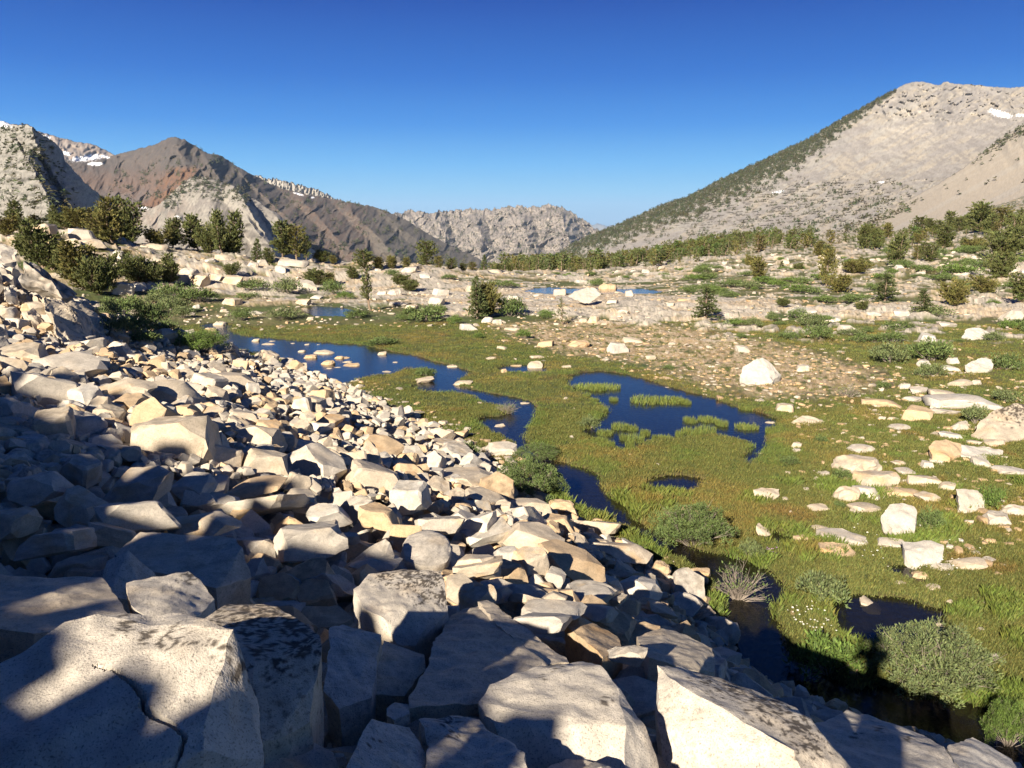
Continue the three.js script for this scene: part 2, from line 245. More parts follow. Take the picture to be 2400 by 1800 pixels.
const C = {
  grass: [0.088, 0.104, 0.019], grassDark: [0.046, 0.064, 0.014], grassDry: [0.145, 0.128, 0.036], grassLush: [0.066, 0.112, 0.014], rust: [0.12, 0.07, 0.026],
  gravel: [0.44, 0.315, 0.175], gravelLight: [0.56, 0.44, 0.29], granite: [0.56, 0.495, 0.395], graniteWarm: [0.60, 0.47, 0.31], soil: [0.06, 0.042, 0.026], mud: [0.075, 0.05, 0.022],
};
function groundColor(x, z, g, i) {
  const d = -z, a = n2(x * 0.13, z * 0.13), b = n2(x * 0.55 + 9, z * 0.55), c = n2(x * 2.2, z * 2.2), w = hash(i);
  let grass = mix3(C.grass, C.grassDark, sstep(0.1, 0.8, b + 0.4 * c));
  grass = mix3(grass, C.grassDry, 0.75 * sstep(0.0, 0.9, a + 0.5 * b + 0.3 * c));
  grass = mix3(grass, C.grassLush, 0.7 * sstep(0.1, 0.9, -a + 0.5 * c));
  grass = mix3(grass, C.rust, 0.45 * sstep(0.55, 0.95, n2(x * 0.35 - 20, z * 0.35) + 0.3 * c));
  let col3 = grass;
  const stony = areaDist(stonyArea, x, z) + 3 * a;
  if (stony < 2) col3 = mix3(col3, mix3(C.grassDry, C.rust, sstep(-0.3, 0.5, b)), 0.55 * sstep(2, -2, stony) * sstep(-0.4, 0.4, b + 0.5 * c));
  const gr = areaDist(gravelArea, x, z) + 1.6 * b + 1.2 * c;
  if (gr < 1.5) col3 = mix3(col3, mix3(C.gravel, C.gravelLight, sstep(-0.4, 0.9, c + (w - 0.5) * 1.4)), sstep(1.5, -1.5, gr) * sstep(-0.9, -0.2, c + b));
  if (d > 60) {                                                    // heath and gravel farther off
    const k = sstep(60, 90, d) * sstep(-0.2, 0.5, n2(x * 0.08 + 30, z * 0.12) + 0.5 * c);
    col3 = mix3(col3, mix3(C.gravel, C.gravelLight, w), k * (x < -8 ? 0.85 : 0.22));
    col3 = mix3(col3, C.grassDark, 0.35 * sstep(90, 200, d) * sstep(0, 0.6, -b));
  }
  if (g.slab > 0.02) {
    const crack = Math.min(Math.abs(n2(x * 0.28 + 3 * b * 0.2, z * 0.5)), Math.abs(n2(x * 0.75, z * 0.9 + 5)) * 1.5);
    let s = mix3(C.granite, C.graniteWarm, sstep(-0.1, 0.7, a + 0.5 * c));
    s = mix3(s, [0.40, 0.365, 0.31], 0.6 * sstep(0.1, 0.8, n2(x * 0.9 + 40, z * 1.6)));
    s = s.map((v) => v * (0.86 + 0.28 * w));
    s = mix3(s, C.grassDark, 0.85 * sstep(0.07, 0.02, crack) * sstep(-0.1, 0.3, b + 0.4));
    col3 = mix3(col3, s, sstep(0.25, 0.55, g.slab + 0.15 * c));
  }
  if (g.tal > 0.02) col3 = mix3(col3, mix3([0.46, 0.405, 0.325], [0.54, 0.48, 0.39], 0.5 + 0.5 * c), sstep(0.2, 0.7, g.tal));
  if (g.p < 0.2) col3 = mix3(col3, mix3(C.mud, [0.15, 0.10, 0.04], sstep(-0.2, 0.8, c)), sstep(0.16, 0.02, g.p));
  return col3.map((v) => v * (0.85 + 0.3 * w));
}
function gridMesh(us, ds, place) {                                 // a sheet over a list of columns and rows
  const nu = us.length, nd = ds.length, pos = new Float32Array(nu * nd * 3), colr = new Float32Array(nu * nd * 3), uv = new Float32Array(nu * nd * 2), idx = new Uint32Array((nu - 1) * (nd - 1) * 6);
  let o = 0, k = 0;
  for (let j = 0; j < nd; j++) for (let i = 0; i < nu; i++, o++) {
    const [x, z] = place(us[i], ds[j]), g = groundAll(x, z), c = groundColor(x, z, g, o);
    pos.set([x, g.mesh, z], o * 3); colr.set(c, o * 3); uv.set([x / 1.6, z / 1.6], o * 2);
    if (i < nu - 1 && j < nd - 1) { idx.set([o, o + 1, o + nu, o + 1, o + nu + 1, o + nu], k); k += 6; }
  }
  const g = new THREE.BufferGeometry();
  g.setAttribute('position', new THREE.BufferAttribute(pos, 3)); g.setAttribute('color', new THREE.BufferAttribute(colr, 3)); g.setAttribute('uv', new THREE.BufferAttribute(uv, 2)); g.setIndex(new THREE.BufferAttribute(idx, 1));
  g.computeVertexNormals(); return g;
}
{
  const us = [], ds = [];
  for (let u = -1.5; u < -0.72; u += 0.02) us.push(u);
  for (let u = -0.72; u < 0.72; u += 0.0017) us.push(u);
  for (let u = 0.72; u <= 1.5; u += 0.02) us.push(u);
  for (let d = 2.0; d < 950;) { ds.push(d); d *= d < 9 ? 1.02 : d < 75 ? 1.0075 : d < 160 ? 1.009 : 1.02; }
  const g = gridMesh(us, ds, (u, d) => [u * d, -d]);
  add('ground', g, groundMat, null, null, null, 'structure');
  // the hillside that the viewer stands on, beside and behind
  const xs = [], zs = [];
  for (let x = -70; x <= 60; x += x > -30 && x < 14 ? 0.45 : 1.2) xs.push(x);
  for (let d = -70; d <= 2.0; d += d > -22 ? 0.45 : 1.2) zs.push(d);
  zs.push(2.02);
  add('hillside', gridMesh(xs, zs, (x, d) => [x, -d]), groundMat, null, null, null, 'structure');
}
stage('terrain');

// ---------------------------------------------------------------- water
const rippleBump = noiseTexture(512, (u, v) => [0.5 + 0.22 * tile(u, v, 10) + 0.16 * tile(u, v, 24, 7) + 0.1 * tile(u, v, 60, 2)]);
const waterMat = new THREE.MeshPhysicalMaterial({ color: new THREE.Color().setRGB(0.17, 0.165, 0.11), transmission: 0.96, thickness: 0, roughness: 0.03, ior: 1.33, bumpMap: rippleBump, bumpScale: 0.007 });
for (const p of pondPolys) {
  const n = p.q.length, way = THREE.ShapeUtils.area(p.q.map(([x, z]) => ({ x, y: z }))) > 0 ? 1 : -1;
  const wide = p.q.map(([x, z], i) => { const a = p.q[(i + n - 1) % n], b = p.q[(i + 1) % n], nx = b[1] - a[1], nz = a[0] - b[0], l = Math.hypot(nx, nz) || 1; return new THREE.Vector2(x + way * nx / l * 0.2, -(z + way * nz / l * 0.2)); });   // runs in under the banks
  const g = new THREE.ShapeGeometry(new THREE.Shape(wide)); g.rotateX(-Math.PI / 2); g.translate(0, WATER, 0);
  const q = g.attributes.position, uv = new Float32Array(q.count * 2); for (let i = 0; i < q.count; i++) uv.set([q.getX(i) / 1.5, q.getZ(i) / 1.5], i * 2);
  g.setAttribute('uv', new THREE.BufferAttribute(uv, 2));
  add('water', g, waterMat, null, null, null, 'structure');
}

// ---------------------------------------------------------------- mountains
// Each is a solid relief: a skyline and a foot from the photograph, distances that bring spurs forward, broken rock over them, and a back that falls away behind the skyline.
const rockMat = new THREE.MeshStandardMaterial({ vertexColors: true, roughness: 1 });
rockMat.name = 'mountain rock';
const lerpLine = (pts, x) => { let k = 0; while (k < pts.length - 2 && x > pts[k + 1][0]) k++; const t = clamp((x - pts[k][0]) / (pts[k + 1][0] - pts[k][0])); return mix(pts[k][1], pts[k + 1][1], t); };
function spurAt(s, px, py) {                                       // a buttress: a ramp on its left, a steep fall on its right
  let best = 1e9, side = 1, along = 0;
  for (let i = 0; i + 1 < s.line.length; i++) {
    const [ax, ay] = s.line[i], [bx, by] = s.line[i + 1], dx = bx - ax, dy = by - ay, t = clamp(((px - ax) * dx + (py - ay) * dy) / (dx * dx + dy * dy)), ex = px - ax - dx * t, ey = py - ay - dy * t, e = Math.hypot(ex, ey);
    if (e < best) { best = e; side = dx * ey - dy * ex < 0 ? 1 : -1; along = (i + t) / (s.line.length - 1); }
  }
  const fade = sstep(-0.01, 0.15, along) * (s.end === false ? 1 : sstep(1.0, 0.85, along));
  return s.A * (side > 0 ? clamp(1 - best / s.wr) : clamp(1 - best / s.wl)) * mix(1, fade, s.fade ?? 0.6);
}
const reliefs = {};
function mountain(name, o) {
  const depth = tps(o.ctrl.map(([x, y, d]) => [x, y, Math.log(d)]), (x, y) => [x / 100, y / 100]);
  const surf = (px, py, i = 0) => {                                // the distance ahead of the surface seen at a pixel
    let d = Math.exp(depth(px, py));
    for (const s of o.spurs ?? []) d -= spurAt(s, px + 3 * n2(py * 0.06, px * 0.02), py);
    const [ax, ay, rot] = o.grain ?? [60, 60, 0], c = Math.cos(rot), sn = Math.sin(rot), wx = px + 14 * fbm2(px / 60, py / 60, 2), wy = py + 14 * fbm2(px / 60 + 9, py / 60, 2), u = (wx * c - wy * sn) / ax, v = (wx * sn + wy * c) / ay;
    let q = 0, a = 0.55, f = 1; for (let k = 0; k < 4; k++) { q += a * (k < 2 ? 1 - 2 * Math.abs(n2(u * f, v * f + k * 7)) : n2(u * f, v * f * 1.2)); a *= 0.42; f *= 2.1; }
    d -= o.rough * q + o.rough * 0.10 * fbm2(px / 6, py / 6, 2);
    if (o.extra) d -= o.extra(px, py);
    return d;
  };
  const nx = Math.round((o.x1 - o.x0) / o.step), ny = o.rows, back = 4;
  const pos = [], colr = [], idx = [], jag = (px) => (o.jag ?? 2) * (fbm2(px / 22, 5, 4) + 0.4 * n2(px / 3, 8));
  const top = (px) => lerpLine(o.crest, px) + jag(px), foot = (px) => lerpLine(o.foot, px);
  for (let j = -back; j <= ny; j++) for (let i = 0; i <= nx; i++) {
    const px = o.x0 + (o.x1 - o.x0) * i / nx, ty = top(px), by = Math.max(ty + 4, foot(px));
    const py = ty + (by - ty) * Math.max(0, j) / ny;
    let p = at(px, py, surf(px, py));
    if (j < 0) { const q = -j / back, away = (o.back ?? 900) * q; p = at(px, py, surf(px, py) + away); p.y -= away * 0.75 * q + 2; }
    const c = o.color(px, py, (py - ty) / (by - ty), i + j * 4001 + 77);
    pos.push(p.x, p.y, p.z); colr.push(c[0], c[1], c[2]);
  }
  const w = nx + 1, hgt = ny + back + 1;
  for (let j = 0; j < hgt - 1; j++) for (let i = 0; i < nx; i++) { const a = j * w + i; idx.push(a, a + w, a + 1, a + 1, a + w, a + w + 1); }
  const g = new THREE.BufferGeometry();
  g.setAttribute('position', new THREE.Float32BufferAttribute(pos, 3)); g.setAttribute('color', new THREE.Float32BufferAttribute(colr, 3)); g.setIndex(idx); g.computeVertexNormals();
  const m = add('mountain', g, rockMat, o.label, o.label ? 'mountain' : null, null, 'structure');
  reliefs[name] = { at: (px, py) => at(px, py, surf(px, py)), top, foot, o };
  return m;
}
const snowSpots = [[206, 370, 38, 7, -0.1], [224, 384, 18, 4, 0], [154, 359, 12, 4, 0.2], [249, 368, 9, 3, 0.3], [10, 291, 18, 8, 0.2], [108, 321, 10, 4, 0.3], [336, 487, 12, 2.4, 0.1], [700, 455, 12, 2.2, 0.3], [510, 540, 14, 5, 0.5], [416, 508, 8, 1.8, 0.2], [733, 463, 4, 2, 0],
  [2345, 267, 26, 7, 0.25], [2392, 270, 12, 3, 0], [1824, 450, 15, 3, -0.2], [2065, 427, 9, 2, 0], [2330, 260, 12, 3, 0.4]];
function snow(px, py) { let s = 0; for (const [x, y, a, b, r] of snowSpots) { const dx = px - x, dy = py - y, u = (dx * Math.cos(r) + dy * Math.sin(r)) / a, v = (-dx * Math.sin(r) + dy * Math.cos(r)) / b; if (Math.abs(u) < 1.4 && Math.abs(v) < 2) s = Math.max(s, sstep(1.1, 0.75, Math.hypot(u, v) + 0.45 * n2(px * 0.16, py * 0.3))); } return s; }
const speck = (i, k) => 1 - k / 2 + k * hash(i * 7 + 3);
const G = { pale: [0.44, 0.40, 0.335], grey: [0.30, 0.28, 0.25], warm: [0.42, 0.34, 0.25], dark: [0.115, 0.10, 0.09], red: [0.20, 0.12, 0.085], orange: [0.235, 0.125, 0.07], brown: [0.17, 0.125, 0.095], snow: [0.85, 0.87, 0.9], slate: [0.155, 0.145, 0.14], tree: [0.035, 0.042, 0.022] };
const tint = (c, k) => c.map((v) => v * k);

// distant blue ridge, seen through the gap of the valley
mountain('distant', { label: 'low far-off ridge in blue haze in the gap of the valley', x0: 1300, x1: 1540, step: 2, rows: 14, rough: 60, jag: 3, back: 3000, crest: [[1300, 540], [1380, 527], [1400, 524], [1425, 530], [1445, 526], [1470, 532], [1540, 536]], foot: [[1300, 600], [1540, 600]],
  ctrl: [[1300, 520, 26000], [1540, 520, 26000], [1300, 600, 22000], [1540, 600, 22000], [1420, 560, 23500]], color: (px, py, v, i) => tint(mix3([0.16, 0.17, 0.17], [0.26, 0.25, 0.23], sstep(-0.2, 0.5, fbm2(px / 20, py / 8))), speck(i, 0.2)) });
mountain('gapridge', { label: 'dark wooded shoulder low in the gap of the valley', x0: 1340, x1: 1520, step: 2, rows: 16, rough: 60, jag: 5, crest: [[1340, 548], [1400, 541], [1430, 543], [1460, 540], [1520, 535]], foot: [[1340, 640], [1520, 640]],
  ctrl: [[1340, 540, 9000], [1520, 540, 9000], [1340, 640, 7800], [1520, 640, 7800]], color: (px, py, v, i) => tint(mix3([0.06, 0.07, 0.05], [0.2, 0.19, 0.17], sstep(0, 0.6, fbm2(px / 9, py / 9))), speck(i, 0.4)) });
// the broad pale massif in the middle
mountain('massif', { label: 'broad pale rocky massif dotted with dark trees across the valley', x0: 900, x1: 1450, step: 1.9, rows: 95, rough: 100, grain: [40, 44, 0.5], jag: 7, back: 1500,
  crest: [[900, 505], [960, 494], [1010, 497], [1040, 493], [1100, 490], [1160, 491], [1200, 484], [1240, 484], [1290, 480], [1310, 483], [1345, 500], [1370, 518], [1400, 538], [1450, 575]], foot: [[900, 645], [1450, 645]],
  ctrl: [[900, 490, 6500], [1100, 490, 6600], [1300, 480, 6300], [1400, 540, 6000], [1450, 580, 5700], [900, 645, 5300], [1150, 645, 5100], [1450, 645, 5000], [1150, 560, 5800], [1300, 560, 5600]],
  spurs: [{ line: [[1110, 505], [1125, 545], [1135, 590]], A: 260, wl: 60, wr: 24 }, { line: [[1215, 500], [1235, 550], [1260, 610]], A: 240, wl: 70, wr: 26 }, { line: [[1310, 485], [1325, 540], [1345, 600]], A: 260, wl: 70, wr: 34 }, { line: [[1030, 510], [1045, 560], [1070, 620]], A: 200, wl: 60, wr: 20 }],
  color: (px, py, v, i) => { const a = fbm2(px / 40, py / 30), b = fbm2(px / 7, py / 9, 3); let c = mix3([0.36, 0.315, 0.27], [0.27, 0.235, 0.21], sstep(-0.2, 0.4, a)); c = mix3(c, [0.115, 0.10, 0.085], 0.85 * sstep(0.1, 0.32, b + 0.25 * a - 0.1 * sstep(0.5, 0.1, v))); return tint(tint(c, 0.74), speck(i, 0.35));  } });
// pale crags behind the red mountain
mountain('backcrag', { label: 'pale serrated crags showing behind the shoulder of the red mountain', x0: 540, x1: 830, step: 2, rows: 22, rough: 90, grain: [8, 40, 0], jag: 6, crest: [[540, 430], [600, 413], [640, 418], [690, 430], [740, 444], [790, 466], [830, 490]], foot: [[540, 520], [830, 540]],
  ctrl: [[540, 420, 6200], [700, 430, 6000], [830, 490, 5800], [540, 530, 5600], [830, 540, 5300]], color: (px, py, v, i) => tint(mix3([0.33, 0.30, 0.25], G.grey, sstep(-0.1, 0.4, fbm2(px / 8, py / 20))), speck(i, 0.3)) });
// snowy grey ridge behind on the left
mountain('snowridge', { label: 'grey scree ridge with patches of old snow behind the cliff', x0: -300, x1: 300, step: 2, rows: 60, rough: 60, grain: [60, 30, 0], jag: 2.5, crest: [[-300, 235], [0, 283], [30, 291], [100, 311], [150, 325], [185, 334], [215, 337], [240, 348], [262, 360], [300, 380]], foot: [[-300, 520], [300, 520]],
  ctrl: [[-300, 240, 5600], [0, 285, 5400], [200, 335, 5300], [300, 380, 5200], [-300, 520, 4000], [0, 520, 3900], [300, 520, 4000]],
  color: (px, py, v, i) => { let c = mix3([0.30, 0.245, 0.205], G.brown, sstep(365, 400, py + 20 * fbm2(px / 40, py / 40))); c = mix3(c, G.grey, 0.5 * sstep(0, 0.5, fbm2(px / 25, py / 9))); return tint(mix3(tint(c, 0.85), G.snow, snow(px, py)), speck(i, 0.22));  } });
// the red mountain and its long shoulder
mountain('red', { label: 'dark pointed peak with red and orange scree and a long shoulder', x0: 120, x1: 1150, step: 1.9, rows: 150, rough: 42, grain: [60, 120, -0.7], jag: 3, back: 1200,
  crest: [[120, 370], [200, 380], [262, 366], [290, 358], [330, 347], [370, 335], [395, 323], [411, 321], [432, 327], [452, 338], [478, 356], [520, 366], [560, 393], [600, 414], [660, 442], [720, 456], [800, 470], [860, 482], [900, 492], [950, 515], [1000, 545], [1050, 572], [1100, 595], [1150, 620]], foot: [[120, 640], [1150, 660]],
  ctrl: [[120, 360, 3900], [262, 366, 3900], [411, 320, 3700], [520, 366, 3750], [660, 440, 3800], [860, 480, 3700], [1000, 545, 3500], [1150, 620, 3300], [200, 480, 3300], [330, 480, 3250], [411, 430, 3350], [520, 480, 3300], [700, 520, 3350], [850, 560, 3200], [1000, 600, 3100], [120, 640, 2800], [400, 640, 2700], [700, 640, 2800], [900, 640, 2800], [1150, 660, 2900]],
  spurs: [{ line: [[410, 322], [420, 360], [440, 400], [452, 420]], A: 150, wl: 90, wr: 45, end: false }, { line: [[478, 358], [500, 400], [560, 470], [640, 550], [720, 620]], A: 260, wl: 60, wr: 40 }, { line: [[540, 385], [600, 440], [660, 500], [760, 590]], A: 260, wl: 70, wr: 34 }, { line: [[690, 455], [730, 490], [790, 560], [860, 620]], A: 280, wl: 90, wr: 46 }, { line: [[800, 470], [850, 520], [900, 570], [960, 630]], A: 230, wl: 80, wr: 40 }, { line: [[890, 492], [950, 540], [1010, 590]], A: 140, wl: 80, wr: 40 }],
  color: (px, py, v, i) => {
    const a = fbm2(px / 60, py / 60), b = fbm2(px / 14, py / 20, 3), s = fbm2((px + py * 0.7) / 9, (py - px * 0.3) / 60, 3);
    let c = mix3([0.13, 0.112, 0.10], [0.165, 0.132, 0.11], sstep(-0.3, 0.4, a + s));
    c = mix3(c, [0.205, 0.135, 0.10], sstep(430, 360, px + 60 * a) * sstep(375, 430, py + 30 * b));              // reddish bowl
    c = mix3(c, [0.215, 0.185, 0.17], sstep(0.1, 0.6, a + 0.4) * sstep(420, 470, py) * sstep(390, 300, px) * sstep(200, 250, px) * 0.8);
    c = mix3(c, [0.20, 0.09, 0.06], sstep(455, 500, py + 20 * b) * sstep(240, 280, px) * sstep(370, 330, px) * sstep(-0.3, 0.4, s + b));
    const o = Math.max(sstep(44, 22, Math.abs(px - (438 - (py - 390) * 0.72)) + 14 * b) * sstep(385, 400, py) * sstep(520, 470, py), 0);
    c = mix3(c, mix3(G.orange, [0.21, 0.125, 0.08], sstep(-0.1, 0.4, s)), o);
    c = mix3(c, mix3([0.165, 0.115, 0.09], [0.205, 0.165, 0.135], sstep(-0.2, 0.4, s)), sstep(560, 700, px + 80 * a));
    c = mix3(c, [0.19, 0.165, 0.135], sstep(820, 920, px + 40 * a));
    c = mix3(c, G.dark, 0.75 * sstep(0.12, 0.4, b + 0.3 * s) * (px < 380 ? 0.6 : 1));
    return tint(mix3(tint(c, 0.52), G.snow, snow(px, py)), speck(i, 0.3)); 
  } });
// pale granite buttress standing in front of it
mountain('buttress', { label: 'pale granite buttress with dark gullies in front of the red mountain', x0: 240, x1: 800, step: 1.9, rows: 110, rough: 20, grain: [60, 130, -0.6], jag: 3, back: 500,
  crest: [[240, 540], [290, 500], [320, 486], [345, 490], [375, 478], [400, 455], [425, 430], [450, 415], [480, 415], [520, 428], [560, 438], [590, 462], [620, 483], [650, 500], [675, 522], [690, 545], [720, 575], [800, 640]], foot: [[240, 660], [800, 660]],
  ctrl: [[240, 540, 2100], [330, 490, 2200], [450, 415, 2500], [560, 440, 2400], [680, 525, 2250], [800, 640, 2100], [240, 660, 1500], [450, 660, 1500], [650, 660, 1550], [800, 660, 1700], [450, 520, 2050], [560, 560, 1950], [340, 570, 1900]],
  spurs: [{ line: [[560, 450], [590, 500], [625, 555], [650, 600]], A: 210, wl: 40, wr: 13, fade: 0.3 }, { line: [[575, 505], [600, 540], [640, 585]], A: 110, wl: 30, wr: 8 }, { line: [[640, 497], [672, 535], [690, 575], [705, 620]], A: 160, wl: 80, wr: 60, fade: 0.2, end: false }, { line: [[470, 420], [500, 480], [530, 560]], A: 60, wl: 60, wr: 60 }, { line: [[415, 505], [438, 530], [450, 545]], A: 40, wl: 20, wr: 6 }],
  color: (px, py, v, i) => { const a = fbm2(px / 50, py / 50), s = fbm2((px + py * 0.6) / 10, (py - px * 0.5) / 50, 3), b = fbm2(px / 9, py / 9, 3); let c = mix3([0.385, 0.355, 0.30], [0.30, 0.27, 0.235], sstep(-0.2, 0.4, a + s)); c = mix3(c, [0.40, 0.33, 0.265], sstep(-0.1, 0.4, a) * sstep(470, 380, px) * 0.8); c = mix3(c, [0.20, 0.185, 0.165], 0.6 * sstep(0.2, 0.5, b + 0.4 * s)); return tint(mix3(tint(c, 0.7), G.snow, snow(px, py)), speck(i, 0.25));  } });
// the cliff at the left edge
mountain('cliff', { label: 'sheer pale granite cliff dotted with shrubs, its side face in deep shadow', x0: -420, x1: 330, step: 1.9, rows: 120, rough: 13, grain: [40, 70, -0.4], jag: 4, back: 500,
  crest: [[-420, 250], [-200, 280], [0, 297], [30, 292], [60, 290], [78, 297], [92, 312], [118, 328], [136, 340], [148, 356], [152, 378], [172, 398], [196, 425], [226, 450], [252, 468], [270, 482], [290, 520], [330, 600]], foot: [[-420, 640], [330, 640]],
  ctrl: [[-420, 260, 1450], [-100, 290, 1350], [70, 295, 1330], [-420, 640, 700], [-100, 640, 800], [100, 640, 900], [160, 500, 1120], [60, 420, 1200], [-100, 450, 1120], [150, 370, 1420], [265, 482, 1500], [330, 600, 1400], [300, 640, 1250]],
  spurs: [{ line: [[74, 296], [84, 330], [104, 372], [128, 410], [148, 440], [158, 480], [168, 520], [178, 600]], A: 520, wl: 170, wr: 120, fade: 0, end: false }, { line: [[62, 372], [84, 410], [108, 455], [122, 500], [132, 560]], A: 150, wl: 60, wr: 28, fade: 0.3, end: false }, { line: [[20, 470], [48, 510], [60, 570]], A: 26, wl: 40, wr: 9 }],
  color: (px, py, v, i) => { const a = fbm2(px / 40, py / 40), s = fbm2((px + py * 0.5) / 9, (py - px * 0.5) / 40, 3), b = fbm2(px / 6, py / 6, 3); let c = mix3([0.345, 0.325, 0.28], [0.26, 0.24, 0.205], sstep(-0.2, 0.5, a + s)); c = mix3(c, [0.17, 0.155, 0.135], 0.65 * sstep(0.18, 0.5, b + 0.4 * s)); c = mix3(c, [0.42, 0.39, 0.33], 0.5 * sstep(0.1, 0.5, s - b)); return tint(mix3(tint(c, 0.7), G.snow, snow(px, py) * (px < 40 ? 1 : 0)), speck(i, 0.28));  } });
// the great slope on the right
mountain('right', { label: 'great pale mountain of scree and slabs with a tree-covered flank', x0: 1240, x1: 2900, step: 2.1, rows: 190, rough: 20, grain: [150, 60, -0.35], jag: 3, back: 1500,
  crest: [[1240, 640], [1300, 598], [1350, 566], [1400, 545], [1450, 525], [1500, 503], [1560, 476], [1610, 462], [1680, 425], [1760, 388], [1830, 355], [1900, 322], [1960, 285], [2020, 252], [2080, 218], [2110, 202], [2140, 192], [2160, 191], [2190, 197], [2205, 199], [2212, 191], [2240, 196], [2290, 199], [2330, 204], [2370, 206], [2400, 203], [2600, 190], [2900, 170]], foot: [[1240, 650], [1700, 640], [2400, 600], [2900, 580]],
  ctrl: [[1240, 640, 2300], [1400, 545, 2500], [1560, 476, 2500], [1760, 388, 2500], [1960, 285, 2550], [2150, 190, 2600], [2400, 205, 2700], [2900, 170, 2700], [1400, 645, 1500], [1700, 640, 1000], [2100, 610, 800], [2400, 600, 750], [2900, 580, 650], [1600, 560, 1600], [1900, 480, 1650], [2100, 380, 1950], [2300, 320, 2150], [2000, 540, 1150], [2300, 450, 1400], [2700, 350, 1700]],
  spurs: [{ line: [[2150, 195], [2120, 240], [2060, 320], [1990, 380]], A: 60, wl: 150, wr: 120 }, { line: [[2212, 195], [2200, 260], [2170, 330]], A: 40, wl: 60, wr: 30 }],
  extra: (px, py) => 16 * sstep(0.05, 0.35, fbm2(px / 60, (py + px * 0.06) / 5, 3)) * sstep(385, 430, py + 20 * n2(px / 90, 3)) * sstep(600, 500, py) + 26 * sstep(0.0, 0.4, fbm2(px / 30, py / 18, 4)) * sstep(330, 240, py),
  color: (px, py, v, i) => {
    const a = fbm2(px / 110, py / 70), b = fbm2(px / 16, py / 10, 3), s = fbm2((px + py * 1.5) / 26, (py - px * 0.4) / 120, 4), l = fbm2(px / 60, (py + px * 0.06) / 5, 3);
    let c = mix3([0.40, 0.375, 0.33], [0.43, 0.38, 0.305], sstep(-0.25, 0.35, s + 0.5 * a));
    c = mix3(c, [0.315, 0.285, 0.255], 0.9 * sstep(-0.1, 0.35, -s + 0.3 * b) * sstep(2020, 2200, px + 100 * a));
    c = mix3(c, [0.34, 0.315, 0.29], sstep(-0.1, 0.3, fbm2(px / 200 + 5, (py + px * 0.3) / 30)) * 0.8);
    c = mix3(c, [0.17, 0.15, 0.12], 0.75 * sstep(0.2, 0.45, l) * sstep(395, 430, py + 30 * a) * sstep(600, 500, py) * (px > 1900 ? 0.9 : 0.5));
    c = mix3(c, [0.24, 0.215, 0.185], 0.6 * sstep(0.12, 0.45, b));
    c = mix3(c, [0.27, 0.245, 0.22], 0.7 * sstep(0.05, 0.4, fbm2((px + py * 1.2) / 90, (py - px * 0.5) / 22, 4)));
    const fl = lerpLine([[1290, 640], [1380, 600], [1500, 552], [1620, 512], [1760, 452], [1850, 410], [1920, 365], [1990, 300], [2060, 245], [2100, 215]], px), ct = lerpLine([[1290, 600], [1400, 545], [1560, 476], [1760, 388], [1960, 285], [2100, 210]], px); if (px < 2100) c = mix3(c, [0.14, 0.135, 0.08], 0.45 * sstep(1.0, 0.4, (py - ct) / Math.max(10, fl - ct) + 0.6 * n2(px / 26, py / 16) + 0.3 * b));
    return tint(mix3(tint(c, 0.8), G.snow, snow(px, py)), speck(i, 0.22)); 
  } });
mountain('scree', { label: 'smooth tan scree slope with a few dark trees at the foot of the great mountain', x0: 1840, x1: 2900, step: 2.1, rows: 100, rough: 7, grain: [60, 160, 0.9], jag: 2, back: 300,
  crest: [[1840, 585], [1900, 566], [1980, 535], [2060, 505], [2130, 468], [2200, 430], [2260, 392], [2310, 352], [2350, 322], [2400, 290], [2600, 190], [2900, 60]], foot: [[1840, 610], [2400, 600], [2900, 580]],
  ctrl: [[1840, 585, 820], [2060, 505, 1000], [2200, 430, 1120], [2400, 290, 1250], [2900, 60, 1400], [1840, 610, 620], [2100, 605, 520], [2400, 600, 420], [2900, 580, 380], [2250, 520, 760], [2400, 450, 900], [2600, 400, 850]],
  color: (px, py, v, i) => { const s = fbm2((px + py * 1.7) / 300, (py + px * 0.52) / 16, 3), b = fbm2(px / 9, py / 6, 3); let c = mix3([0.41, 0.355, 0.28], [0.355, 0.33, 0.30], sstep(0.35, 0.75, v + 0.5 * s)); c = mix3(c, [0.45, 0.40, 0.32], 0.6 * sstep(0, 0.5, s)); c = mix3(c, [0.13, 0.125, 0.05], 0.8 * sstep(0.1, 0.3, b + 1.3 * (py - (618 - (px - 1840) * 0.225)) / 80)); return tint(tint(c, 0.82), speck(i, 0.2));  } });
stage('mountains');

// ---------------------------------------------------------------- rock: shapes and materials
const graniteTex = noiseTexture(1024, (u, v, i) => { const q = tile(u, v, 130, 2), q2 = tile(u, v, 70, 9), k = 0.93 + 0.05 * tile(u, v, 7) + 0.05 * tile(u, v, 26, 3) + 0.05 * tile(u, v, 300, 8), r = k - 0.19 * sstep(0.38, 0.6, q) - 0.10 * sstep(0.3, 0.6, q2) - (hash(i) < 0.04 ? 0.15 : 0); return [r, r * 0.988, r * 0.97]; }, true);
const graniteBump = noiseTexture(1024, (u, v, i) => [0.5 + 0.20 * tile(u, v, 12) + 0.16 * tile(u, v, 38, 4) + 0.16 * tile(u, v, 120, 6) + 0.14 * tile(u, v, 260, 1)]);
const stoneMat = (r, g, b, name) => { const m = new THREE.MeshStandardMaterial({ color: new THREE.Color().setRGB(r, g, b), vertexColors: true, roughness: 0.95, map: graniteTex, bumpMap: graniteBump, bumpScale: 0.005 }); m.name = name; return m; };
const stones = [stoneMat(0.58, 0.535, 0.46, 'pale granite'), stoneMat(0.60, 0.52, 0.405, 'cream granite'), stoneMat(0.51, 0.475, 0.42, 'grey granite'), stoneMat(0.60, 0.455, 0.29, 'ochre granite'), stoneMat(0.56, 0.49, 0.385, 'buff granite'), stoneMat(0.61, 0.58, 0.52, 'white granite')];
const looseMat = stoneMat(1, 1, 1, 'loose granite');

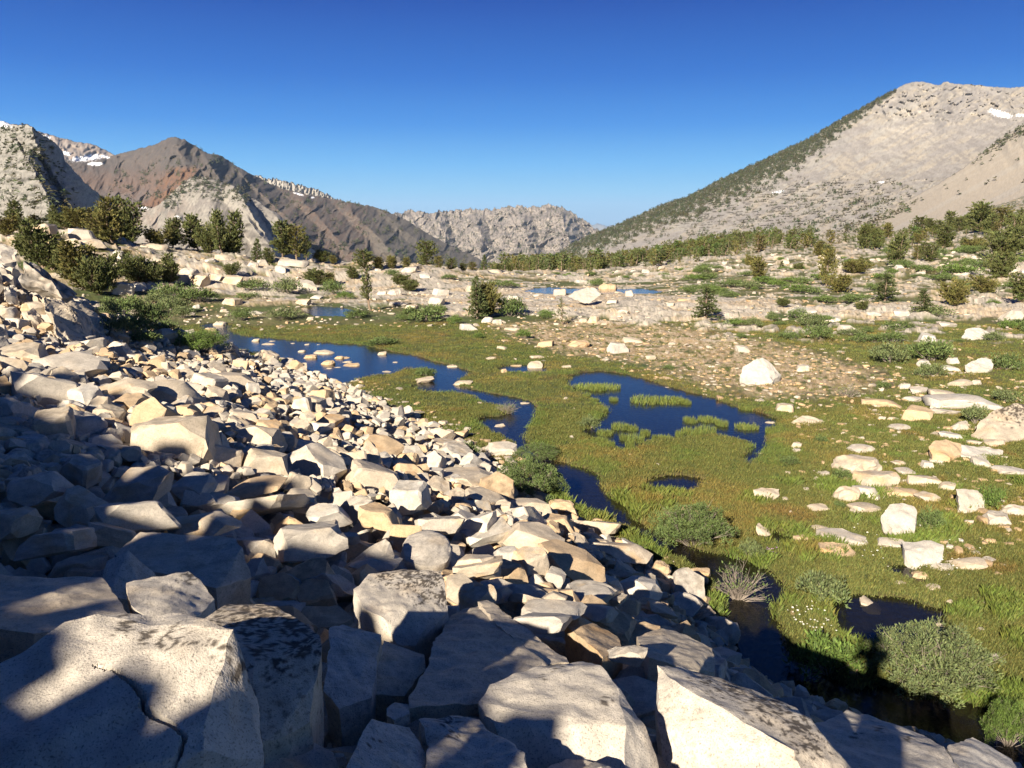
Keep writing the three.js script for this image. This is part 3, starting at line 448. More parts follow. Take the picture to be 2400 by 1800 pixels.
function splitLong(tris, L) {                                      // halve every edge longer than L, the same way from both sides
  for (let pass = 0; pass < 14; pass++) {
    const out = []; let cut = false;
    for (const t of tris) {
      const m = [0, 1, 2].map((k) => { const a = t[k], b = t[(k + 1) % 3]; return Math.hypot(a[0] - b[0], a[1] - b[1], a[2] - b[2]) > (typeof L === 'function' ? L((a[0] + b[0]) / 2, (a[1] + b[1]) / 2, (a[2] + b[2]) / 2) : L) ? [(a[0] + b[0]) / 2, (a[1] + b[1]) / 2, (a[2] + b[2]) / 2] : null; });
      const n = m.filter(Boolean).length;
      if (!n) { out.push(t); continue; }
      cut = true;
      if (n === 3) { out.push([t[0], m[0], m[2]], [m[0], t[1], m[1]], [m[2], m[1], t[2]], [m[0], m[1], m[2]]); continue; }
      let k = n === 1 ? m.findIndex(Boolean) : (m.findIndex((v) => !v) + 1) % 3;
      const a = t[k], b = t[(k + 1) % 3], c = t[(k + 2) % 3], ab = m[k], bc = m[(k + 1) % 3];
      if (n === 1) out.push([a, ab, c], [ab, b, c]); else out.push([ab, b, bc], [a, ab, bc], [a, bc, c]);
    }
    tris = out; if (!cut) break;
  }
  return tris;
}
const up = [0, 1, 0];
function rock(points, o = {}) {                                    // points: Vector3 corners of a broken block
  const hull = new ConvexGeometry(points), q = hull.attributes.position, c = new THREE.Vector3(), size = new THREE.Box3().setFromPoints(points).getSize(new THREE.Vector3());
  points.forEach((p) => c.addScaledVector(p, 1 / points.length));
  const S = Math.cbrt(size.x * size.y * size.z), L = o.L ?? S * 0.16, amp = (o.amp ?? 0.022) * S, sd = o.seed ?? 1;
  let tris = [];
  for (let i = 0; i < q.count; i += 3) tris.push([0, 1, 2].map((k) => [q.getX(i + k), q.getY(i + k), q.getZ(i + k)]));
  tris = splitLong(tris, L);
  const f1 = 1.7 / S, f2 = 5.2 / S, memo = new Map();
  const move = (v) => {
    const key = Math.round(v[0] * 2e4) + Math.round(v[1] * 2e4) * 2097152.5 + Math.round(v[2] * 2e4) * 1048573.25e3; let r = memo.get(key); if (r) return r;
    let [x, y, z] = v;
    if (o.round) { const dx = x - c.x, dy = y - c.y, dz = z - c.z, l = Math.hypot(dx / size.x, dy / size.y, dz / size.z) * 2, k = mix(1, 1 / Math.max(l, 0.3), o.round); x = c.x + dx * k; y = c.y + dy * k; z = c.z + dz * k; }
    const a = 2.2 * n3(x * f1 + sd, y * f1, z * f1) + 0.9 * n3(x * f2, y * f2 + sd, z * f2), b = 1.5 * n3(x * f1, y * f1 - sd, z * f1 + 40) + 0.9 * n3(x * f2 + 17, y * f2, z * f2 - sd), e = 1.5 * n3(x * f1 - 60, y * f1 + sd, z * f1) + 0.9 * n3(x * f2, y * f2 - 31, z * f2 + sd);
    r = [x + amp * a, y + amp * b, z + amp * e];
    if (o.fine) { const ff = o.fineF ?? 22, w = o.fine * (n3(x * ff, y * ff, z * ff) + 0.6 * n3(x * ff * 2.3, y * ff * 2.3, z * ff * 2.3)); r[0] += w * 0.6; r[1] += w; r[2] += w * 0.6; }
    if (o.carve) o.carve(r, v);
    memo.set(key, r); return r;
  };
  const pos = new Float32Array(tris.length * 9);
  tris.forEach((t, i) => t.forEach((v, k) => pos.set(move(v), i * 9 + k * 3)));
  let g = new THREE.BufferGeometry(); g.setAttribute('position', new THREE.BufferAttribute(pos, 3));
  g = toCreasedNormals(g, o.crease ?? 0.55);
  finishRock(g, o, S, c);
  return g;
}
function finishRock(g, o, S, c) {                                  // texture coordinates in metres over three planes, and mineral tints
  const p = g.attributes.position, n = g.attributes.normal, uv = new Float32Array(p.count * 2), colr = new Float32Array(p.count * 3), k = (o.uv ?? 1) / 1.2, sd = o.seed ?? 1;
  for (let i = 0; i < p.count; i += 3) {
    const a = new THREE.Vector3().fromBufferAttribute(n, i).add(new THREE.Vector3().fromBufferAttribute(n, i + 1)).add(new THREE.Vector3().fromBufferAttribute(n, i + 2)), ax = Math.abs(a.x), ay = Math.abs(a.y), az = Math.abs(a.z);
    for (let j = i; j < i + 3; j++) {
      const x = p.getX(j), y = p.getY(j), z = p.getZ(j);
      uv.set(ay > ax && ay > az ? [x * k, z * k] : ax > az ? [z * k, y * k] : [x * k, y * k], j * 2);
      let cc = [1, 1, 1];
      const f = 1.1 / S, w = fbm3(x * f + sd * 3.1, y * f, z * f, 3), st = o.stain ?? 0.5;
      cc = mix3(cc, [1.0, 0.82, 0.58], st * sstep(0.0, 0.42, w));
      cc = mix3(cc, [0.80, 0.80, 0.80], 0.6 * sstep(0.05, 0.4, fbm3(x * f * 2 - sd, y * f * 2 + 9, z * f * 2, 3)));
      if (o.tint) cc = o.tint(cc, [x, y, z], [n.getX(j), n.getY(j), n.getZ(j)]);
      colr.set(cc, j * 3);
    }
  }
  g.setAttribute('uv', new THREE.BufferAttribute(uv, 2)); g.setAttribute('color', new THREE.BufferAttribute(colr, 3));
}
function blockPoints(r, a, b, c, cuts) {                           // a quarried-looking block: a skewed box with corners struck off
  const pts = [], skx = range(-0.35, 0.35, r), skz = range(-0.25, 0.25, r), tp = range(0.6, 1.0, r);
  const corner = [];
  for (const sx of [-1, 1]) for (const sy of [-1, 1]) for (const sz of [-1, 1]) corner.push(new THREE.Vector3(sx * a * (sy > 0 ? tp : 1) * range(0.8, 1.1, r) + skx * sy * a, sy * b * range(0.75, 1.1, r), sz * c * (sy > 0 ? mix(tp, 1, 0.4) : 1) * range(0.8, 1.1, r) + skz * sy * c));
  const cutSet = new Set(); while (cutSet.size < cuts) cutSet.add(Math.floor(r() * 8));
  corner.forEach((p, i) => {
    if (!cutSet.has(i)) { const e = range(0.04, 0.12, r), n = [1, 2, 4].map((b) => corner[i ^ b].clone().sub(p).multiplyScalar(e)); pts.push(p.clone().add(n[0]).add(n[1]), p.clone().add(n[1]).add(n[2]), p.clone().add(n[0]).add(n[2])); return; }   // worn edges
    for (const bit of [1, 2, 4]) pts.push(p.clone().lerp(corner[i ^ bit], range(0.25, 0.6, r)));
  });
  return pts;
}
const tintTop = (k, sd) => (cc, p, n) => { const w = fbm3(p[0] * 2.3 + sd, p[1] * 2.3, p[2] * 2.3, 3); return mix3(cc, [0.50, 0.49, 0.48], k * sstep(0.55, 0.85, n[1] + 0.5 * w) * sstep(-0.2, 0.25, w)); };
const blocks = [], lowBlocks = [], pebbles = [], slabsLow = [];
{
  const r = rng(41);
  for (let k = 0; k < 16; k++) { const flat = k % 4 === 3 ? 0.42 : range(0.55, 0.85, r); blocks.push(rock(blockPoints(r, 1, flat, range(0.6, 0.95, r), 3 + (k % 3)), { L: 0.3, seed: k + 1, amp: 0.015, stain: k % 3 === 0 ? 0.75 : 0.3, uv: 0.5, tint: tintTop(k % 5 === 0 ? 0.7 : 0.2, k) })); }
  for (let k = 0; k < 4; k++) blocks.push(rock(blockPoints(r, 1, range(0.6, 0.8, r), range(0.75, 0.95, r), 6), { L: 0.22, seed: k + 30, amp: 0.03, round: 0.5, crease: 0.9, stain: 0.4, uv: 0.5 }));
  for (let k = 0; k < 12; k++) lowBlocks.push(rock(blockPoints(r, 1, range(0.45, 0.85, r), range(0.55, 0.95, r), 2 + (k % 4)), { L: 1.6, seed: k + 60, amp: 0.03, stain: 0.35, uv: 0.3 }));
  for (let k = 0; k < 8; k++) pebbles.push(rock(blockPoints(r, 1, range(0.3, 0.6, r), range(0.6, 0.9, r), 5), { L: 2.5, seed: k + 80, amp: 0.03, stain: 0.3, uv: 0.3, crease: 0.8 }));
  for (let k = 0; k < 6; k++) slabsLow.push(rock(blockPoints(r, 1, range(0.22, 0.34, r), range(0.5, 0.8, r), 4), { L: 0.5, seed: k + 95, amp: 0.03, stain: 0.35, uv: 0.4, round: 0.15, crease: 0.7 }));
}
stage('rock shapes');

const placed = [], cellOf = new Map();                             // where stones already lie
const cellKey = (x, z) => Math.floor(x) + ',' + Math.floor(z);
function occupy(x, z, r) { const e = { x, z, r }; placed.push(e); const q = Math.ceil(r); for (let i = -q; i <= q; i++) for (let j = -q; j <= q; j++) { const k = cellKey(x + i, z + j); if (!cellOf.has(k)) cellOf.set(k, []); cellOf.get(k).push(e); } }
function free(x, z, r, gap = 0.8) { for (const e of cellOf.get(cellKey(x, z)) ?? []) if (Math.hypot(x - e.x, z - e.z) < (r + e.r) * gap) return false; return true; }
const slopeN = (x, z, e = 0.6) => new THREE.Vector3(base(x - e, z) - base(x + e, z), 2 * e, base(x, z - e) - base(x, z + e)).normalize();
const Q0 = new THREE.Quaternion(), Q = new THREE.Quaternion(), Q2 = new THREE.Quaternion(), E = new THREE.Euler(), Y = new THREE.Vector3(0, 1, 0);
function lay(o, x, y, z, s, r, tilt, yaw) {                        // turned to the slope, tilted at random
  Q.setFromUnitVectors(Y, slopeN(x, z)); Q.slerp(Q0, 0.65); Q2.setFromEuler(E.set(range(-tilt, tilt, r), yaw ?? r() * 6.283, range(-tilt, tilt, r)));
  o.position.set(x, y, z); o.quaternion.copy(Q).multiply(Q2); o.scale.set(s[0], s[1], s[2]);
}

// ---------------------------------------------------------------- the great boulders in front, corner by corner
const lichenCol = [0.085, 0.07, 0.06];
function hero(name, label, mat, pts, o = {}) {
  const P = pts.map(([px, py, d]) => at(px, py, d)), c = new THREE.Vector3(); P.forEach((p) => c.addScaledVector(p, 1 / P.length));
  const away = new THREE.Vector3(c.x, 0, c.z).normalize(), all = [...P];
  for (const p of P) { all.push(p.clone().add(new THREE.Vector3(0, -(o.down ?? 0.5), 0)).lerp(new THREE.Vector3(c.x, p.y - (o.down ?? 0.5), c.z), o.tuck ?? 0.08)); if (o.deep) all.push(p.clone().addScaledVector(away, o.deep).add(new THREE.Vector3(0, -(o.down ?? 0.5) * 0.8, 0))); }
  const foot = new THREE.Vector3(c.x, Math.min(...all.map((p) => p.y)), c.z);
  all.forEach((p) => p.sub(foot));
  const sd = o.seed ?? Math.round(pts[0][0] + pts[0][1]);
  const patches = (o.lichen ?? []).map(([px, py, d, r]) => [px, py, r * F / d]);
  const seenAt = (v) => toPix(v[0] + foot.x, v[1] + foot.y, v[2] + foot.z);
  const crackDist = (v) => { const [px, py] = seenAt(v); let best = 1e9; for (let i = 0; i + 1 < o.crack.length; i++) { const [ax, ay] = o.crack[i], [bx, by] = o.crack[i + 1], dx = bx - ax, dy = by - ay, t = clamp(((px - ax) * dx + (py - ay) * dy) / (dx * dx + dy * dy)); best = Math.min(best, Math.hypot(px - ax - dx * t, py - ay - dy * t) / mix(o.crack[i][2], o.crack[i + 1][2], t)); } return best; };
  const L0 = o.L ?? 0.05, low = Math.min(...P.map((p) => p.y)) - foot.y - 0.06;
  const g = rock(all, {
    L: (x, y, z) => (y < low ? Math.max(L0, 0.14) : o.crack && crackDist([x, y, z]) < 3 ? 0.013 : L0), amp: (o.amp ?? 0.016) * 0.55, seed: sd, stain: o.stain ?? 0.35, uv: 1, crease: 0.6, fine: o.fine ?? 0.0022, fineF: o.fineF ?? 9, round: o.round,
    carve: o.crack && ((r, v) => { const e = crackDist(v); if (e < 2) r[1] -= 0.075 * sstep(1.3, 0.4, e + 0.3 * n3(v[0] * 60, v[1] * 60, v[2] * 60)); }),
    tint: (cc, p, n) => {
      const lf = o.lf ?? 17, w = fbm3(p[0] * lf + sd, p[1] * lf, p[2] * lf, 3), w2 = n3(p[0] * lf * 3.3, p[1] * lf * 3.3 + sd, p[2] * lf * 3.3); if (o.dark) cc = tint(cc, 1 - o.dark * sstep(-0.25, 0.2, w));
      let k = (o.spots ?? 0.25) * sstep(0.35, 0.40, w + 0.14 * w2 + 0.12 * (n[1] - 0.5));
      if (patches.length) { const [px, py] = seenAt(p); for (const [x, y, r] of patches) { const e = Math.hypot(px - x, (py - y) * 1.5) / r; if (e < 1.3) k = Math.max(k, sstep(0.0, 0.07, 0.62 - e * 0.55 + w + 0.3 * w2 - 0.38)); } }
      return mix3(cc, lichenCol, 0.9 * k);
    },
  });
  const m = add(name, g, mat, label, 'boulder', o.group);
  m.position.copy(foot);
  occupy(c.x, c.z, (o.r ?? 0.42) * Math.max(...P.map((p) => Math.hypot(p.x - c.x, p.z - c.z))) * 2);
  return m;
}
hero('cracked_boulder', 'big pale boulder split by a long jagged crack, brown lichen on its ridge', stones[0], [[-60, 1600, 3.0], [18, 1554, 3.15], [155, 1470, 3.35], [235, 1450, 3.4], [420, 1437, 3.5], [503, 1480, 3.3], [545, 1475, 3.25], [571, 1540, 3.3], [600, 1634, 3.15], [612, 1790, 2.95], [467, 1775, 2.74], [300, 1860, 2.62], [-60, 1860, 2.5]], { down: 0.7, L: 0.024, lichen: [[470, 1510, 3.28, 0.06], [400, 1495, 3.3, 0.08], [345, 1490, 3.3, 0.05], [550, 1560, 3.1, 0.09], [300, 1465, 3.35, 0.07], [510, 1515, 3.2, 0.05]], crack: [[222, 1552, 1.5], [244, 1560, 2], [270, 1566, 2.5], [300, 1582, 4], [318, 1592, 5], [338, 1618, 7], [342, 1632, 7], [334, 1650, 6], [352, 1672, 8], [372, 1686, 8], [400, 1704, 7], [414, 1716, 6], [432, 1738, 5], [424, 1756, 5], [408, 1790, 4], [396, 1830, 4]], spots: 0.1, amp: 0.02 });
hero('dark_lichen_boulder', 'shaded boulder with a lichen-crusted sunlit crown beside the cracked boulder', stones[4], [[455, 1460, 4.2], [535, 1413, 4.55], [633, 1417, 4.55], [694, 1450, 4.3], [752, 1489, 4.1], [759, 1515, 4.0], [745, 1598, 3.75], [730, 1690, 3.55], [620, 1745, 3.3], [590, 1560, 3.75]], { down: 0.6, L: 0.026, lichen: [[600, 1440, 4.3, 0.3], [680, 1460, 4.2, 0.22], [720, 1510, 4.0, 0.15], [620, 1520, 3.9, 0.12], [640, 1560, 3.75, 0.1]], spots: 0.6 });
hero('spire_boulder', 'upright block with one sunlit tip in the deep shade', stones[0], [[250, 1312, 6.3], [300, 1290, 6.4], [365, 1345, 6.4], [330, 1410, 6.0], [253, 1399, 5.9], [235, 1363, 6.1]], { down: 0.6, L: 0.06 });
hero('long_slab_boulder', 'long shaded slab with a level split across its face', stones[1], [[325, 1247, 7.8], [553, 1261, 7.6], [571, 1283, 7.4], [586, 1355, 7.0], [506, 1377, 6.6], [330, 1330, 6.9], [270, 1300, 7.3]], { down: 0.5, L: 0.07 });
hero('shaded_block', 'mottled grey block in the shade above the cracked boulder', stones[0], [[297, 1366, 5.3], [441, 1337, 5.6], [506, 1402, 5.3], [448, 1450, 4.9], [365, 1457, 4.7], [307, 1417, 4.9]], { down: 0.5, L: 0.05, lichen: [[440, 1350, 5.5, 0.1]] });
hero('shaded_slab', 'broad flat slab lying in blue shade behind the cracked boulder', stones[4], [[-80, 1352, 5.6], [231, 1352, 5.6], [271, 1417, 5.0], [315, 1452, 4.6], [72, 1482, 4.2], [-80, 1460, 4.3]], { down: 0.5, L: 0.06 });
hero('crusted_boulder', 'rounded grey-white boulder crusted with brown lichen along its upper rim', stones[0], [[825, 1381, 6.6], [861, 1345, 6.9], [945, 1334, 7.1], [1031, 1337, 7.1], [1040, 1366, 6.9], [1049, 1435, 6.6], [1002, 1468, 6.3], [977, 1511, 6.1], [930, 1511, 6.05], [900, 1450, 6.15], [850, 1420, 6.3]], { down: 0.45, L: 0.028, lichen: [[960, 1345, 6.95, 0.22], [1010, 1360, 6.85, 0.2], [1035, 1395, 6.7, 0.14], [990, 1400, 6.55, 0.1], [900, 1350, 6.9, 0.12]], spots: 0.1, round: 0.06 });
hero('tilted_slab', 'wide tilted slab half in shade between the front boulders', stones[4], [[1060, 1440, 6.9], [1125, 1412, 7.3], [1270, 1547, 5.5], [1290, 1570, 5.2], [1162, 1640, 4.5], [1082, 1640, 4.35], [955, 1660, 4.2], [1000, 1540, 5.3]], { down: 0.3, L: 0.05, stain: 0.2, r: 0.35 });
hero('rail_block', 'long narrow block lying like a rail across the tilted slab', stones[1], [[1120, 1410, 7.2], [1140, 1408, 7.25], [1190, 1440, 6.8], [1328, 1540, 5.6], [1333, 1552, 5.5], [1277, 1556, 5.35], [1172, 1468, 6.3], [1125, 1435, 6.9]], { down: 0.3, L: 0.04, stain: 0.2 });
hero('flat_topped_boulder', 'large cream boulder with a grey flat top, lower half in shade', stones[0], [[1129, 1648, 4.25], [1154, 1605, 4.45], [1241, 1569, 4.75], [1364, 1547, 5.0], [1407, 1562, 4.75], [1440, 1605, 4.55], [1480, 1656, 4.4], [1512, 1706, 4.25], [1545, 1800, 4.15], [1470, 1700, 4.12], [1475, 1860, 3.85], [1200, 1860, 3.85], [1165, 1700, 4.1]], { down: 0.6, L: 0.03, stain: 0.3, lichen: [[1300, 1558, 4.85, 0.05], [1270, 1590, 4.6, 0.03], [1420, 1640, 4.3, 0.04]], spots: 0.12 });
hero('ramp_boulder', 'big wedge of granite with a grey lichen-ringed ramp on top', stones[0], [[1534, 1556, 5.1], [1600, 1562, 5.3], [1690, 1590, 5.35], [1860, 1656, 5.0], [1897, 1685, 4.8], [1936, 1739, 4.55], [1995, 1800, 4.45], [2010, 1870, 4.3], [1900, 1870, 4.1], [1715, 1668, 4.6], [1868, 1757, 4.3], [1600, 1609, 4.8], [1550, 1700, 4.62], [1560, 1860, 4.35]], { down: 0.6, L: 0.027, stain: 0.25, lichen: [[1715, 1612, 5.0, 0.14], [1810, 1650, 4.75, 0.16], [1870, 1700, 4.5, 0.13], [1650, 1590, 5.1, 0.08], [1905, 1750, 4.3, 0.1], [1800, 1690, 4.5, 0.06], [1760, 1640, 4.8, 0.06]], spots: 0.35 });
hero('low_rounded_boulder', 'low boulder at the stream edge, half in shade, with dark lichen dots', stones[0], [[1890, 1700, 6.0], [1991, 1667, 6.6], [2040, 1680, 6.6], [2164, 1721, 6.3], [2215, 1750, 6.0], [2250, 1810, 5.6], [2100, 1850, 5.0], [1960, 1830, 5.0]], { down: 0.5, L: 0.045, lichen: [[2010, 1725, 5.9, 0.05], [2060, 1710, 6.1, 0.05], [2130, 1730, 6.0, 0.05]] });
hero('white_wedge_boulder', 'bright white wedge of rock by the stream in front of the willow', stones[5], [[2215, 1750, 6.7], [2280, 1728, 7.1], [2374, 1779, 6.9], [2390, 1815, 6.5], [2260, 1815, 6.1]], { down: 0.45, L: 0.06 });
hero('pyramid_boulder', 'small sharp pyramid of granite with one sunlit side', stones[0], [[806, 1812, 3.2], [869, 1685, 3.75], [963, 1706, 3.85], [1015, 1800, 3.55], [940, 1850, 3.2]], { down: 0.35, L: 0.03, lichen: [[870, 1740, 3.5, 0.03]] });
hero('knobbed_boulder', 'boulder with a knobbed sunlit crest between the pyramid and the flat-topped boulder', stones[0], [[988, 1685, 4.0], [1053, 1681, 4.05], [1082, 1674, 4.1], [1125, 1695, 4.05], [1162, 1735, 3.85], [1234, 1775, 3.6], [1262, 1850, 3.3], [1017, 1850, 3.3]], { down: 0.45, L: 0.03, amp: 0.03, lichen: [[1050, 1690, 4.0, 0.05], [1060, 1720, 3.85, 0.04]] });
hero('perched_stone', 'small rounded stone perched above the pyramid boulder', stones[0], [[905, 1660, 4.2], [925, 1645, 4.3], [958, 1652, 4.3], [960, 1672, 4.15], [925, 1688, 4.05], [908, 1678, 4.1]], { down: 0.1, L: 0.03 });
hero('shaded_wall_block', 'tall shaded block with a straight sunlit edge beside the crusted boulder', stones[0], [[775, 1470, 5.3], [800, 1464, 5.45], [894, 1486, 5.4], [872, 1525, 5.1], [869, 1638, 4.5], [800, 1660, 4.25], [760, 1620, 4.4]], { down: 0.5, L: 0.05 });
hero('shaded_wedge', 'angular block in full shade next to the tilted slab', stones[1], [[898, 1500, 5.7], [992, 1536, 5.5], [999, 1569, 5.3], [948, 1630, 4.8], [876, 1627, 4.75], [880, 1560, 5.1]], { down: 0.4, L: 0.05 });
hero('ochre_wedge', 'ochre-faced wedge glowing in the sun behind the rail-like block', stones[3], [[1324, 1468, 6.9], [1346, 1435, 7.3], [1447, 1493, 6.9], [1460, 1520, 6.6], [1415, 1538, 6.2], [1380, 1510, 6.4]], { down: 0.5, L: 0.05, stain: 0.9 });
hero('split_block', 'pale block with a split side above the ramp-shaped boulder', stones[4], [[1490, 1490, 7.0], [1560, 1470, 7.4], [1607, 1518, 6.9], [1669, 1518, 7.0], [1676, 1575, 6.5], [1600, 1565, 6.2], [1520, 1545, 6.2]], { down: 0.5, L: 0.05 });
hero('egg_boulder', 'smooth egg-shaped grey boulder among broken blocks', stones[0], [[941, 1275, 10.2], [955, 1252, 10.5], [1002, 1241, 10.7], [1045, 1255, 10.6], [1060, 1290, 10.3], [1045, 1320, 10.0], [990, 1326, 9.8], [950, 1312, 9.9]], { down: 0.2, deep: 0.4, L: 0.06, round: 0.45 });

// medium blocks one can pick out: [centre x, centre y, width, height] in the photograph, then stone, shape
const seenBlocks = [];
const list = (ox, oy, k, rows) => rows.forEach(([x, y, w, h, m = 0, s = -1]) => seenBlocks.push([ox + x / k, oy + y / k, w / k, h / k, m, s]));
list(800, 800, 2.765, [[100, 1040, 200, 240, 0], [190, 860, 300, 180, 1], [260, 690, 270, 120, 3], [800, 860, 400, 210, 1], [440, 970, 220, 160, 5], [950, 1010, 280, 150, 4], [1200, 1060, 230, 110, 1], [620, 1160, 260, 190, 0], [200, 1390, 250, 130, 0], [880, 1170, 240, 160, 5], [1250, 1270, 330, 170, 1], [880, 1440, 280, 150, 1], [1220, 1400, 200, 170, 1], [1480, 1400, 330, 160, 3], [1800, 1330, 340, 180, 1], [1600, 1620, 260, 130, 0], [1830, 1490, 200, 110, 4], [250, 1110, 200, 150, 3], [60, 1250, 110, 150, 0], [1060, 1360, 150, 120, 5], [1650, 1180, 260, 140, 4], [1400, 1170, 170, 170, 3], [1900, 1330, 150, 120, 5], [1950, 1580, 210, 120, 5], [1390, 1640, 130, 110, 2], [1750, 1650, 160, 90, 0], [2060, 1500, 120, 100, 1], [680, 650, 160, 70, 1], [410, 640, 90, 60, 2], [1050, 690, 220, 70, 0], [740, 600, 160, 60, 3], [500, 740, 120, 60, 3]]);
list(0, 700, 2.765, [[440, 410, 330, 150, 0, 3], [550, 630, 220, 150, 5], [780, 590, 280, 110, 2, 3], [1060, 610, 340, 170, 4], [1520, 520, 260, 120, 2], [1360, 530, 180, 110, 0], [1000, 780, 250, 170, 2], [310, 790, 150, 90, 2], [600, 990, 210, 110, 2], [1700, 880, 260, 170, 1], [1720, 1060, 300, 190, 4], [1690, 1190, 290, 110, 3], [1700, 1320, 420, 150, 0, 3], [2110, 1000, 180, 160, 1], [1390, 990, 280, 180, 1], [540, 1090, 180, 140, 2], [240, 1200, 270, 160, 2], [900, 1190, 330, 150, 2], [870, 1380, 330, 200, 2], [540, 1340, 260, 190, 2], [1300, 1440, 330, 170, 2], [2010, 1540, 350, 190, 0], [1130, 870, 130, 120, 1], [1300, 840, 140, 110, 3], [1100, 930, 180, 80, 1], [860, 990, 110, 90, 1], [1960, 1290, 180, 120, 4], [2090, 620, 130, 90, 3], [1700, 600, 70, 80, 3], [1480, 620, 150, 90, 1], [1960, 680, 120, 100, 5], [1200, 730, 170, 110, 3], [1380, 740, 150, 80, 4], [1800, 660, 130, 80, 3], [1560, 760, 170, 100, 1], [2060, 830, 190, 110, 5], [390, 1560, 330, 120, 2], [740, 1520, 240, 140, 2], [100, 1420, 220, 150, 2], [120, 480, 90, 110, 0], [240, 440, 90, 70, 0], [130, 360, 220, 110, 4], [720, 740, 140, 90, 4], [740, 800, 120, 100, 3], [1930, 1170, 130, 110, 1], [2120, 1380, 190, 160, 5], [1580, 1380, 110, 90, 3], [1450, 1300, 160, 60, 0], [1270, 1200, 200, 80, 2], [1100, 540, 100, 60, 0]]);
list(800, 1200, 2.765, [[920, 100, 260, 160, 5], [250, 300, 250, 120, 0], [880, 330, 290, 130, 1], [780, 480, 180, 110, 2], [1380, 620, 330, 90, 0, 3], [1250, 560, 250, 110, 1], [1680, 630, 170, 110, 5], [1620, 490, 260, 130, 0], [1380, 410, 120, 110, 2], [1900, 720, 160, 80, 4], [2080, 620, 170, 80, 1, 3], [1870, 900, 180, 110, 0], [1830, 380, 160, 120, 2], [1950, 460, 190, 130, 1], [1000, 520, 170, 110, 2], [880, 560, 190, 130, 2], [1300, 700, 330, 110, 2]]);
{
  const r = rng(91);
  for (const [px, py, w, h, m0, s] of seenBlocks) {
    const m = m0 === 2 ? [2, 0, 4, 1][Math.floor(r() * 4)] : m0;
    const p = onGround(px, py + h * 0.42), dist = Math.hypot(p.x, p.y - EYE, p.z), wm = w / F * dist, hm = h / F * dist;
    const k = s === 3 ? [3, 7, 11, 15][Math.floor(r() * 4)] : Math.floor(r() * 16), b = new THREE.Mesh(blocks[k], stones[m]);
    b.name = numbered('talus_block'); b.castShadow = b.receiveShadow = true; scene.add(b);
    tag(b, null, 'rock');
    lay(b, p.x, p.y + hm * 0.22, p.z, [wm * 0.56, Math.min(wm * 0.75, hm * 0.72), wm * 0.55], r, 0.3, range(-0.7, 0.7, r));
    b.userData.size = wm / dist; b.userData.stone = m;
    occupy(p.x, p.z, wm * 0.44);
  }
}
// the rest of the talus, large before small
const scatter = [];
{
  const r = rng(123), classes = [[60, 0.75, 1.1], [480, 0.42, 0.72], [2200, 0.25, 0.42], [6500, 0.12, 0.25]];
  for (const [n, s0, s1] of classes) {
    let made = 0;
    for (let t = 0; t < n * 14 && made < n; t++) {
      const d = r() < 0.35 ? 1.5 + 14 * r() : 1.5 + 60 * r() ** 1.15, x = range(-0.85, 0.75, r) * (d + 3);
      if (!isTalus(x, -d)) continue;
      const s = range(s0, s1, r) * 0.5; if (d < 5.6 || (d < 8 && s < 0.1)) continue;
      if (!free(x, -d, s, s < 0.13 ? 0.58 : 0.68)) continue;
      scatter.push([x, -d, s]); occupy(x, -d, s); made++;
    }
  }
  // on the crest behind, where they break the edge of the shadow
  for (const [w, v] of [-24, -21, -19, -17, -15.5, -14, -12.6, -11.3, -10, -8.9, -7.9, -7, -6.2, -5.5, -4.9, -4.3, -3.7, -3.1, -2.6, -2.1, -1.6, -1.1, -0.6, 0, 0.6, 1.2, 1.8, 2.5, 3.3, 4.2].map((w) => [w, tableAt(crestV, w)])) { const p = behind(w, tableAt(crestB, w) + range(0, 1.2, r)); scatter.push([p.x, p.z, w > -5 ? range(0.10, 0.2, r) : range(0.2, 0.4, r)]); }
  for (let t = 0, k = 0; t < 60000 && k < 5200; t++) { const d = 1.6 * 36 ** r(), x = range(-0.85, 0.8, r) * (d + 1.5); if (!isTalus(x, -d) || talusH(x, -d) < meadowH(x, -d) + 0.35) continue; scatter.push([x, -d, range(0.12, 0.30, r), d < 8 ? 0.62 : 0.36]); k++; }      // the layer beneath, seen down the gaps
  scatter.sort((a, b) => b[2] / Math.hypot(b[0], b[1], 3) - a[2] / Math.hypot(a[0], a[1], 3));
}
const warmAt = (x, z) => 0.30 + 0.35 * n2(x * 0.1, z * 0.1);            // iron-stained patches
const talusLabel = { shade: 'angular granite block lying in the shaded part of the talus', sun: 'angular cream granite block in the sunlit talus', ochre: 'ochre-stained granite block in the sunlit talus', white: 'chalk-white granite block in the sunlit talus', low: 'broken block among the stones at the lower edge of the talus' };
